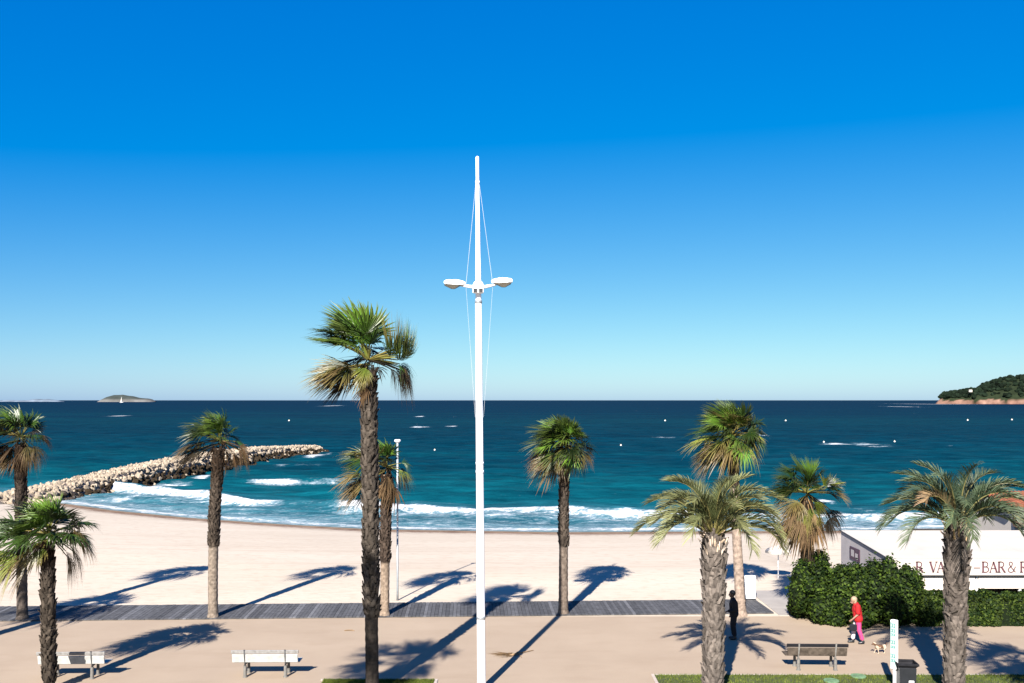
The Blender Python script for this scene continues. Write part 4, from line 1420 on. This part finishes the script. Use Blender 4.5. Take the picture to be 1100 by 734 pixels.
def write_parts(text, x, z, s_, y, adv=0.86):
    for ch in text:
        if ch != ' ':
            one = MB()
            write(one, ch, x, z, s_, y)
            one.build('letter', M['letter'], va)
        x += s_ * adv


zl = 8.5 - 185 * 0.0381 + 0.85
write_parts('R', vx(983), zl, 0.44, -0.032)
write_parts('VA', vx(998), zl, 0.44, -0.032, 0.7)
write_parts('-', vx(1045), zl, 0.44, -0.032)
write_parts('BAR', vx(1054), zl, 0.44, -0.032, 0.74)
write_parts('&', vx(1081.5), zl, 0.44, -0.032)
write_parts('RESTAURANT', vx(1095), zl, 0.44, -0.032, 0.76)


# ------------------------------------------------------------------ people
def fingers(mb, wrist, d, nrm, scale=1.0):
    """palm + four fingers + thumb added to the body before it is fused"""
    wrist, d, nrm = Vector(wrist), Vector(d).normalized(), Vector(nrm).normalized()
    s = d.cross(nrm).normalized()
    k = scale
    pm_ = wrist + d * 0.05 * k
    mb.capsule(wrist, wrist + d * 0.07 * k, 0.022 * k, 0.026 * k, 8)
    for i, L in enumerate((0.072, 0.08, 0.075, 0.058)):
        a = wrist + d * 0.075 * k + s * (0.030 - 0.020 * i) * k
        m_ = a + d * L * 0.55 * k + nrm * 0.008 * k
        mb.capsule(a, m_, 0.0095 * k, 0.009 * k, 6)
        mb.capsule(m_, m_ + d * L * 0.4 * k + nrm * 0.025 * k, 0.009 * k, 0.008 * k, 6)
    a = pm_ - d * 0.02 * k + s * 0.025 * k
    mb.capsule(a, a + d * 0.035 * k + s * 0.035 * k + nrm * 0.01, 0.011 * k, 0.009 * k, 6)


def person(label, base, rz, H, pose, mats, hair):
    """local: facing -x. pose: dict of joints for a 1.70 m body"""
    root = thing('person', label, 'person', base, rz)
    k = H / 1.70
    J = {n_: Vector(v) * k for n_, v in pose.items()}
    bd = MB()
    bd.capsule(J['pelvis'] + Vector((0, .07, 0)) * k, J['pelvis'] - Vector((0, .07, 0)) * k, .11 * k, .11 * k)
    bd.capsule(J['pelvis'], J['chest'], .12 * k, .13 * k)
    bd.capsule(J['chest'] + Vector((0, .08, 0.03)) * k, J['chest'] - Vector((0, .08, -0.03)) * k, .11 * k, .11 * k)
    bd.capsule(J['chest'] + Vector((0, 0, .08)) * k, J['neck'], .08 * k, .052 * k)
    bd.capsule(J['neck'], J['head'], .05 * k, .06 * k)
    hd = J['head']
    f = (Vector(pose['face'])).normalized()
    bd.ball(hd + Vector((0, 0, .015)) * k, .105 * k, 14, 10, (0.98, .80, 1.12))
    bd.ball(hd + f * .045 * k - Vector((0, 0, .06)) * k, .06 * k, 10, 8, (.9, .85, .9))
    bd.capsule(hd + f * .095 * k + Vector((0, 0, .01)), hd + f * .118 * k - Vector((0, 0, .025)) * k, .012 * k, .016 * k, 8)
    for sg in (-1, 1):
        bd.ball(hd + Vector((0.01, sg * .085, -.005)) * k, .028 * k, 8, 6, (.7, .4, 1.1))
    for S in ('L', 'R'):
        sg = 1 if S == 'L' else -1
        bd.capsule(J['chest'] + Vector((0, sg * .10, .08)) * k, J['sho' + S], .07 * k, .062 * k)
        bd.capsule(J['sho' + S], J['elb' + S], .056 * k, .042 * k)
        bd.capsule(J['elb' + S], J['wri' + S], .042 * k, .028 * k)
        fingers(bd, J['wri' + S], J['wri' + S] - J['elb' + S], Vector((-.3, -sg, 0)), k)
        bd.capsule(J['pelvis'] + Vector((0, sg * .085, -.03)) * k, J['kne' + S], .092 * k, .06 * k)
        bd.capsule(J['kne' + S], J['ank' + S], .06 * k, .040 * k)
        bd.capsule(J['ank' + S] - Vector((0, 0, .03)) * k, J['toe' + S], .038 * k, .03 * k)
    o = bd.build('body', M[mats['skin']], root)
    remesh(o, 0.010, 3)
    sh = MB()
    e_ = mats.get('loose', .018) * k
    sh.capsule(J['pelvis'] + Vector((0, .06, .0)) * k, J['pelvis'] - Vector((0, .06, -.0)) * k, .115 * k + e_ * 1.3, .115 * k + e_ * 1.3)
    sh.capsule(J['pelvis'] + Vector((0, 0, .05)) * k, J['chest'], .125 * k + e_, .13 * k + e_)
    sh.capsule(J['chest'] + Vector((0, .08, .03)) * k, J['chest'] - Vector((0, .08, -.03)) * k, .11 * k + e_, .11 * k + e_)
    sh.capsule(J['chest'] + Vector((0, 0, .08)) * k, J['neck'] - Vector((0, 0, .03)) * k, .085 * k + e_, .055 * k + e_ * .6)
    for S in ('L', 'R'):
        sg = 1 if S == 'L' else -1
        sh.capsule(J['chest'] + Vector((0, sg * .10, .08)) * k, J['sho' + S], .07 * k + e_, .062 * k + e_)
        sl_ = mats.get('sleeve', 0.75)
        end = J['sho' + S].lerp(J['elb' + S], min(sl_, 1.0))
        sh.capsule(J['sho' + S], end, .06 * k + e_, .048 * k + e_)
        if sl_ > 1:
            sh.capsule(J['elb' + S], J['elb' + S].lerp(J['wri' + S], sl_ - 1), .046 * k + e_, .032 * k + e_)
    o = sh.build('shirt', M[mats['shirt']], root)
    remesh(o, 0.014, 4)
    for S in ('L', 'R'):
        sg = 1 if S == 'L' else -1
        tr = MB()
        tr.capsule(J['pelvis'] + Vector((0, sg * .075, -.02)) * k, J['kne' + S], .108 * k, .078 * k)
        tr.capsule(J['kne' + S], J['kne' + S].lerp(J['ank' + S], .78), .078 * k, .070 * k)
        o = tr.build('trouser_leg', M[mats['trouser' + S]], root)
        remesh(o, 0.014, 4)
        st2 = MB()
        st2.capsule(J['ank' + S] + Vector((.02, 0, -.035)) * k, J['toe' + S], .047 * k, .042 * k)
        st2.capsule(J['ank' + S], J['ank' + S] - Vector((0, 0, .03)) * k, .05 * k, .05 * k)
        o = st2.build('shoe', M[mats['shoe']], root)
        remesh(o, 0.010, 2)
    hr = MB()
    hr.ball(hd + Vector((.018, 0, .035)) * k, .112 * k, 14, 10, (1.0, .86, 1.02))
    if hair == 'bob':
        hr.ball(hd + Vector((.045, 0, -.03)) * k, .085 * k, 12, 9, (.85, 1.05, 1.2))
    o = hr.build('hair', M[mats['hair']], root)
    remesh(o, 0.012, 2)
    sd = f.cross(Vector((0, 0, 1))).normalized()
    for sg in (-1, 1):
        ey = MB()
        ey.ball(hd + f * .098 * k + sd * sg * .032 * k + Vector((0, 0, .012)) * k, .011 * k, 8, 6)
        ey.build('eye', M['black'], root)
    return root


wp = G(921, 691.5)
person('woman in red top and pink trousers walking left with bowed head', (wp.x, wp.y, 0), R(-8), 1.66,
       {'pelvis': (0.02, 0, .90), 'chest': (-.02, 0, 1.22), 'neck': (-.07, 0, 1.42), 'head': (-.13, 0, 1.545), 'face': (-1, 0, -.55),
        'shoL': (.0, .17, 1.36), 'elbL': (.06, .22, 1.10), 'wriL': (-.02, .22, .87), 'shoR': (-.02, -.17, 1.36), 'elbR': (-.02, -.21, 1.09), 'wriR': (-.20, -.20, .92),
        'kneL': (-.10, .09, .50), 'ankL': (-.14, .09, .10), 'toeL': (-.28, .09, .045), 'kneR': (.04, -.09, .50), 'ankR': (.17, -.09, .12), 'toeR': (.05, -.09, .045)},
       {'skin': 'skin', 'shirt': 'red_cloth', 'trouserL': 'white_cloth', 'trouserR': 'pink_cloth', 'shoe': 'black', 'hair': 'blond_hair', 'sleeve': 0.8, 'loose': 0.036}, 'bob')
hb = thing('handbag', 'dark handbag hanging from the hand of the woman in red', 'handbag', (wp.x - 0.22, wp.y - 0.20, 0.50))
q = MB()
q.box(-.13, .13, -.045, .045, 0, .22, bevel=.03)
q.build('body', M['black_cloth'], hb)
q = MB()
q.tube([(-.08, 0, .21), (-.05, 0, .33), (0, 0, .37), (.05, 0, .33), (.08, 0, .21)], .010, 6)
q.build('strap', M['black_cloth'], hb)

mp_ = G(788, 687)
person('dark clothed person standing in the palm shade, one hand held forward', (mp_.x, mp_.y, 0), R(-5), 1.72,
       {'pelvis': (0.02, 0, .92), 'chest': (0.0, 0, 1.24), 'neck': (-.02, 0, 1.46), 'head': (-.05, 0, 1.59), 'face': (-1, 0, -.1),
        'shoL': (.0, .18, 1.38), 'elbL': (.07, .22, 1.10), 'wriL': (-.04, .22, .86), 'shoR': (-.01, -.18, 1.38), 'elbR': (.02, -.21, 1.08), 'wriR': (-.26, -.20, 1.02),
        'kneL': (-.03, .09, .50), 'ankL': (.02, .09, .10), 'toeL': (-.12, .09, .045), 'kneR': (-.01, -.09, .50), 'ankR': (.04, -.09, .10), 'toeR': (-.10, -.09, .045)},
       {'skin': 'shaded_skin', 'shirt': 'black_cloth', 'trouserL': 'black_cloth', 'trouserR': 'black_cloth', 'shoe': 'black', 'hair': 'black_hair', 'sleeve': 1.7, 'loose': 0.03}, 'short')

# ------------------------------------------------------------------ small dog
dp_ = G(946, 702)
droot = thing('dog', 'small tan and white dog walking behind the woman in red', 'dog', (dp_.x, dp_.y, 0), R(14))
q = MB()
q.capsule((-.13, 0, .235), (.02, 0, .225), .072, .066)
q.capsule((.02, 0, .225), (.15, 0, .235), .060, .062)
q.capsule((-.15, 0, .26), (-.225, 0, .33), .05, .042)
q.ball((-.25, 0, .345), .052, 12, 8)
q.capsule((-.27, 0, .338), (-.325, 0, .322), .032, .02)
for sg in (-1, 1):
    q.capsule((-.235, sg * .035, .375), (-.215, sg * .062, .345), .016, .012, 8)
    q.capsule((-.14, sg * .042, .20), (-.15 - sg * .03, sg * .045, .11), .032, .02, 8)
    q.capsule((-.15 - sg * .03, sg * .045, .11), (-.16 - sg * .045, sg * .045, .022), .018, .014, 8)
    q.capsule((-.16 - sg * .045, sg * .045, .018), (-.185 - sg * .045, sg * .045, .014), .016, .013, 8)
    q.capsule((.15, sg * .042, .21), (.12 + sg * .02, sg * .045, .13), .042, .024, 8)
    q.capsule((.12 + sg * .02, sg * .045, .13), (.17 + sg * .035, sg * .045, .085), .02, .014, 8)
    q.capsule((.17 + sg * .035, sg * .045, .085), (.155 + sg * .04, sg * .045, .018), .014, .012, 8)
    q.capsule((.155 + sg * .04, sg * .045, .016), (.13 + sg * .04, sg * .045, .014), .015, .012, 8)
q.capsule((.19, 0, .265), (.25, 0, .36), .018, .009, 8)
db = q.build('body', M['dog_fur'], droot)
remesh(db, 0.008, 3)
me = db.data
if 'Col' in me.color_attributes:
    me.color_attributes.remove(me.color_attributes['Col'])
ca = me.color_attributes.new('Col', 'FLOAT_COLOR', 'POINT')
arr = []
for v in me.vertices:
    s_ = mnoise.noise(v.co * 9.0 + Vector((3.1, 0, 0)))
    tan = s_ > -0.08 and v.co.z > 0.12
    arr += [0.09, 0.045, 0.022, 1] if tan else [0.34, 0.27, 0.20, 1]
ca.data.foreach_set('color', arr)
q = MB()
q.ball((-.342, 0, .326), .012, 8, 6)
q.build('nose', M['black'], droot)
for sg in (-1, 1):
    q = MB()
    q.ball((-.285, sg * .03, .36), .008, 6, 5)
    q.build('eye', M['black'], droot)

# ------------------------------------------------------------------ breakwater of boulders
def rock_mesh(name, seed, material, base_col, sub=2):
    import bmesh
    rg_ = random.Random(seed)
    bm = bmesh.new()
    bmesh.ops.create_icosphere(bm, subdivisions=sub, radius=1.0)
    ofs = Vector((seed * 7.7, seed * 3.3, 0))
    pl_ = [(Vector((rg_.gauss(0, 1), rg_.gauss(0, 1), rg_.gauss(0, 1))).normalized(), rg_.uniform(.55, .85)) for _ in range(9)]
    for v in bm.verts:
        c_ = v.co.copy()
        c_ *= 1 + 0.25 * mnoise.noise(c_ * 1.3 + ofs)
        for n_, d_ in pl_:
            h_ = c_.dot(n_) - d_
            if h_ > 0:
                c_ -= n_ * h_
        v.co = c_
    me_ = bpy.data.meshes.new(name)
    bm.to_mesh(me_)
    bm.free()
    a = me_.color_attributes.new('Col', 'FLOAT_COLOR', 'POINT')
    g_ = rg_.uniform(0.8, 1.15)
    a.data.foreach_set('color', [c2 for v in me_.vertices for c2 in (base_col[0] * g_, base_col[1] * g_, base_col[2] * g_, 1)])
    me_.materials.append(material)
    return me_


PALE = [rock_mesh('boulder', 100 + i, M['limestone'], (0.27, 0.22, 0.165)) for i in range(8)]
DARK = [rock_mesh('wet_boulder', 200 + i, M['wet_rock'], (0.028, 0.020, 0.012)) for i in range(5)]
PALE_S = [rock_mesh('boulder', 100 + i, M['limestone'], (0.4, 0.4, 0.4), 1) for i in range(8)]
CL = [Vector(p) for p in ((-62, 76, 0), (-54, 82, 0), (-48.2, 91, 0), (-46.3, 100, 0), (-45.6, 110, 0), (-44.6, 128, 0), (-43.2, 158, 0), (-38.2, 181, 0))]
TOPZ = ([76, 82, 91, 100, 110, 128, 158, 178], [-1.0, -0.85, -0.5, 0.0, 0.4, 0.75, 0.45, -0.25])


def along(d):
    for i in range(len(CL) - 1):
        L = (CL[i + 1] - CL[i]).length
        if d <= L or i == len(CL) - 2:
            t = (CL[i + 1] - CL[i]) / L
            return CL[i] + t * d, t
        d -= L


TOT = sum((CL[i + 1] - CL[i]).length for i in range(len(CL) - 1))
rg = random.Random(77)
rocks = []
d = 0.0
while d < TOT:
    c_, t = along(d)
    s_ = Vector((t.y, -t.x, 0))             # towards the lagoon side (right)
    end = min(1.0, (TOT - d) / 4.0 + 0.35)
    tz = np.interp(c_.y, *TOPZ)
    for k in range(-10, 11):
        v = (k + rg.uniform(-.45, .45)) / 10.0
        hgt = (tz + 1.5) * (1 - max(0, abs(v) - 0.5) / 0.5) * (0.55 + 0.45 * end)
        pos = c_ + s_ * (v * 3.1 * (0.6 + .4 * end)) + t * rg.uniform(-.4, .4)
        size = (0.15 + 0.36 * rg.random() ** 2.6) * (1.25 if abs(v) > .6 else 1.0)
        z = -1.5 + hgt - size * 0.45 + rg.uniform(-.12, .15)
        gz = float(beach_z(np.array(pos.x), np.array(pos.y)))
        z = max(z, gz + 0.05)
        wet = (v > 0.70 or v < -.85) and d > 22 and rg.random() < 0.9
        rocks.append((pos.x, pos.y, z, size, wet, rg.random()))
    d += 0.5
# core so that no gaps show
core = MB()
n_ = 60
vs, fs = [], []
for i in range(n_ + 1):
    c_, t = along(min(TOT - .01, TOT * i / n_))
    s_ = Vector((t.y, -t.x, 0))
    k = min(1.0, (TOT - TOT * i / n_) / 5.0 + 0.2)
    tz = np.interp(c_.y, *TOPZ) - 0.15 - 0.9 * (1 - k)
    for (v, zz) in ((-3.1, -2.2), (-1.55, tz), (1.55, tz), (3.1, -2.2)):
        p_ = c_ + s_ * v * (0.5 + 0.5 * k)
        vs.append((p_.x, p_.y, zz))
for i in range(n_):
    for k in range(3):
        fs.append((i * 4 + k, i * 4 + k + 1, i * 4 + k + 5, i * 4 + k + 4))
fs.append((n_ * 4, n_ * 4 + 1, n_ * 4 + 2, n_ * 4 + 3))
core.add(vs, fs, (0.15, 0.12, 0.10))
rocks_rest = core


def inview(r_):
    return abs(r_[0] / r_[1]) < 0.56


vis = sorted([r_ for r_ in rocks if inview(r_)], key=lambda r_: r_[1])
lone = set(id(r_) for r_ in vis[:295])
rest_rocks = []
nb = {False: 0, True: 0}
for r_ in rocks:
    (x, y, z, size, wet, q_) = r_
    rot_ = Matrix.Rotation(q_ * 40, 4, 'Z') @ Matrix.Rotation(q_ * 17, 4, 'X')
    sc = Vector((size * (1 + .3 * math.sin(q_ * 50)), size, size * .8))
    if id(r_) in lone:
        me_ = (DARK if wet else PALE)[int(q_ * 997) % (5 if wet else 8)]
        o = bpy.data.objects.new('boulder', me_)
        COL.objects.link(o)
        o.location = (x, y, z)
        o.rotation_euler = rot_.to_euler()
        o.scale = sc
        if wet:
            tag(o, 'dark wet boulder along the waterline of the breakwater', 'boulder', 'dark boulders at the foot of the breakwater')
        else:
            tag(o, 'pale limestone boulder heaped in the near half of the breakwater', 'boulder', 'pale boulders of the breakwater')
    else:
        rest_rocks.append((x, y, z, sc, rot_, wet, q_))
pal = MB()
for (x, y, z, sc, rot_, wet, q_) in rest_rocks:
    me_ = PALE_S[int(q_ * 997) % 8]
    mt_ = Matrix.Translation((x, y, z)) @ rot_ @ Matrix.Diagonal((sc.x, sc.y, sc.z, 1))
    g_ = 0.8 + 0.35 * q_
    pal.add([mt_ @ v.co for v in me_.vertices], [tuple(p_.vertices) for p_ in me_.polygons], tuple(v * g_ for v in ((0.028, 0.020, 0.012) if wet else (0.27, 0.22, 0.165))))
o_ = len(pal.v)
pal.v += core.v
pal.f += [tuple(i + o_ for i in f_) for f_ in core.f]
pal.c += core.c
tag(pal.build('breakwater_rocks', M['limestone']), 'pale rock breakwater running out to sea on the left, its farther heaped stones', 'breakwater', kind='stuff')

# ------------------------------------------------------------------ headland, islands, buoys, sailboat
YD = 2450.0
prof = [(1000, 434.5), (1005, 432), (1008, 428), (1013, 424), (1020, 420.5), (1035, 417.5), (1048, 418), (1058, 414), (1066, 409.5), (1076, 406), (1090, 404), (1100, 404.5), (1130, 398), (1180, 392), (1260, 396), (1340, 410), (1400, 434)]
pxs = np.array([p_[0] for p_ in prof], float)
hts = np.array([(430 - p_[1]) / F * YD + CAM_H for p_ in prof])
nx, ny = 170, 46
gx = np.linspace(1000, 1400, nx)
gy = np.linspace(-1, 1, ny)
XX, VV = np.meshgrid((gx - 550) / F * YD, gy)
hh = np.interp((XX / YD * F) + 550, pxs, hts) - 6.0
YY = YD + VV * np.clip((gx - 1001) / 130.0, 0.03, 1)[None, :] * 230
shape = np.clip(1 - np.abs(VV) ** 2.4, 0, 1)
ZZ = -3 + (hh + 3) * shape ** 0.8 + 7 * (nz(XX, YY, 35, 21) - 0.5) * shape
ZZ += 4 * (nz(XX, YY, 12, 22) - 0.5) * (shape > 0.02)
mbx = MB()
idx = np.arange(nx * ny).reshape(ny, nx)
cols = []
for a, z_ in zip(nz(XX, YY, 14, 23).ravel(), ZZ.ravel()):
    if z_ < 1 + 13 * a:
        cols.append(lerp((0.06, 0.028, 0.02), (0.20, 0.12, 0.09), a))
    else:
        cols.append((0.014, 0.02, 0.010))
q4 = [tuple(int(i) for i in r_) for r_ in np.stack([idx[:-1, :-1], idx[:-1, 1:], idx[1:, 1:], idx[1:, :-1]], -1).reshape(-1, 4)]
mbx.add([tuple(map(float, p_)) for p_ in np.stack([XX, YY, ZZ], -1).reshape(-1, 3)], q4, cols)
tag(mbx.build('headland', M['headland'], None, False), kind='structure')
# pine wood on it
rg = random.Random(31)
pw = MB()
flat = np.stack([XX, YY, ZZ], -1)
cnt = 0
while cnt < 1500:
    j, i = rg.randrange(3, ny - 6), rg.randrange(2, nx - 2)
    p_ = flat[j, i]
    if p_[2] < 12 + 6 * rg.random() or gy[j] > 0.35:
        continue
    r0_ = rg.uniform(4, 8)
    g_ = rg.uniform(0.5, 1.4)
    cc = (0.0065 * g_, 0.0115 * g_, 0.0065 * g_)
    o_ = len(pw.v)
    pw.ball((p_[0] + rg.uniform(-4, 4), p_[1] + rg.uniform(-4, 4), p_[2] + r0_ * 0.35), r0_, 8, 5, (1, 1, .75), cc)
    for i2 in range(o_, len(pw.v)):
        v = pw.v[i2]
        pw.v[i2] = (v[0] + rg.uniform(-1, 1), v[1] + rg.uniform(-1, 1), v[2] + rg.uniform(-1.2, 1.2))
    cnt += 1
tag(pw.build('pine_wood', M['pine']), 'dark green pine wood covering the headland on the right', 'wood', kind='stuff')
vroot = thing('villa', 'small pale villa among the pines on the headland', 'house', on(1042.5, YD - 60, 420.5))
vroot.scale = (0.6, 0.6, 0.6)
q = MB()
q.box(-6, 6, -4, 4, -3, 5)
q.build('wall', M['cream'], vroot)
q = MB()
q.add([(-6.6, -4.6, 5.02), (6.6, -4.6, 5.02), (6.6, 4.6, 5.02), (-6.6, 4.6, 5.02), (-6.6, 0, 7.2), (6.6, 0, 7.2)], [(0, 1, 5, 4), (2, 3, 4, 5), (0, 4, 3), (1, 2, 5), (0, 3, 2, 1)])
q.build('roof', M['white_canvas'], vroot)


def island(px0, px1, prof_, Yd, col_lo, col_hi, seed):
    mbi = MB()
    nx_, ny_ = 60, 17
    gx_ = np.linspace(px0, px1, nx_)
    gv = np.linspace(-1, 1, ny_)
    X_, V_ = np.meshgrid((gx_ - 550) / F * Yd, gv)
    h_ = np.interp(gx_, [p_[0] for p_ in prof_], [(430 - p_[1]) / F * Yd + CAM_H for p_ in prof_])
    Y_ = Yd + V_ * 45
    Z_ = -4 + (h_[None, :] + 4) * np.clip(1 - np.abs(V_) ** 2, 0, 1) ** 0.7
    Z_ += 5 * (nz(X_, Y_, 30, seed) - .5) * (np.abs(V_) < .95)
    cols_ = [lerp(col_lo, col_hi, min(1, max(0, (z_ - 6) / 12))) for z_ in Z_.ravel()]
    id_ = np.arange(nx_ * ny_).reshape(ny_, nx_)
    qq = [tuple(int(i) for i in r_) for r_ in np.stack([id_[:-1, :-1], id_[:-1, 1:], id_[1:, 1:], id_[1:, :-1]], -1).reshape(-1, 4)]
    mbi.add([tuple(map(float, p_)) for p_ in np.stack([X_, Y_, Z_], -1).reshape(-1, 3)], qq, cols_)
    tag(mbi.build('island', M['island_rock'], None, True), kind='structure')


island(107, 166, [(107, 431.5), (110, 429), (115, 426.5), (122, 424.6), (132, 424.2), (142, 425.5), (150, 427.5), (158, 428.2), (163, 429.5), (166, 431.5)], 5200, (0.10, 0.098, 0.095), (0.030, 0.036, 0.034), 41)
island(-120, 68, [(-120, 431.5), (-60, 430), (0, 430.2), (28, 430), (40, 428.8), (52, 429), (60, 429.8), (68, 431.5)], 6000, (0.10, 0.125, 0.16), (0.07, 0.095, 0.12), 42)  # bluish ground colour stands for the haze of distance

BUOYS = [(310.5, 452.5, 'round white buoy at sea left of the tallest palm crown'), (467, 484, 'round white buoy at sea beside the mast'), (667, 479, 'white buoy at sea right of the round palm crown'),
         (714.5, 452.5, 'white buoy far out at sea left of the palm behind the feather palm'), (885, 475.5, 'white buoy at the left end of the long whitecap'),
         (961, 475, 'white buoy right of the long whitecap'), (1039.5, 452, 'white buoy at sea straight below the headland villa'), (1087, 451.5, 'white buoy at sea nearest the right edge'),
         (844, 452.5, 'dim buoy far out above the shaggy palm')]
for (px, py, lb) in BUOYS:
    pnt = G(px, py, -1.5)
    s_ = min(1.0, pnt.y / 420.0) * 0.42
    br = thing('buoy', lb, 'buoy', pnt, 0, 'marker buoys out at sea')
    q = MB()
    q.ball((0, 0, s_ * 0.5), s_, 12, 8, (1, 1, .95))
    q.build('float', M['buoy_white'], br, True)
    q = MB()
    q.tube([(0, 0, s_ * 1.40), (0, 0, s_ * 1.5), (0, 0, s_ * 1.95)], [s_ * .35, s_ * .3, s_ * .12], 8)
    q.build('cap', M['buoy_yellow'], br)

bpnt = G(130.5, 432.6, -1.5)
sb = thing('sailboat', 'tiny white sailboat in front of the island on the left', 'sailboat', bpnt)
k = bpnt.y / 1700.0
q = MB()
L_ = 3.2 * k
vs = []
for xx, hw, z0 in ((-1, .30, .1), (-.5, .42, 0), (.3, .38, 0), (1, .02, .2)):
    vs += [(xx * L_, -hw * L_ * .5, .32 * L_), (xx * L_, 0, z0 * L_ - .1), (xx * L_, hw * L_ * .5, .32 * L_)]
fs = [(0, 1, 2), (11, 10, 9)]
for i in range(3):
    fs += [(i * 3, i * 3 + 3, i * 3 + 4, i * 3 + 1), (i * 3 + 1, i * 3 + 4, i * 3 + 5, i * 3 + 2), (i * 3 + 2, i * 3 + 5, i * 3 + 3, i * 3)]
q.add(vs, fs)
q.build('hull', M['white_paint'], sb)
q = MB()
q.tube([(0, 0, 0), (0, 0, 10.5 * k)], .14 * k, 6)
q.build('mast', M['white_paint'], sb)
q = MB()
q.add([(.1 * k, 0, 1.5 * k), (-2.4 * k, .4 * k, 1.6 * k), (.05 * k, 0, 10 * k), (.1 * k, .05 * k, 1.5 * k), (-2.4 * k, .46 * k, 1.6 * k), (.05 * k, .05 * k, 10 * k)],
      [(0, 1, 2), (5, 4, 3), (0, 3, 4, 1), (1, 4, 5, 2), (2, 5, 3, 0)])
q.build('sail', M['white_canvas'], sb)
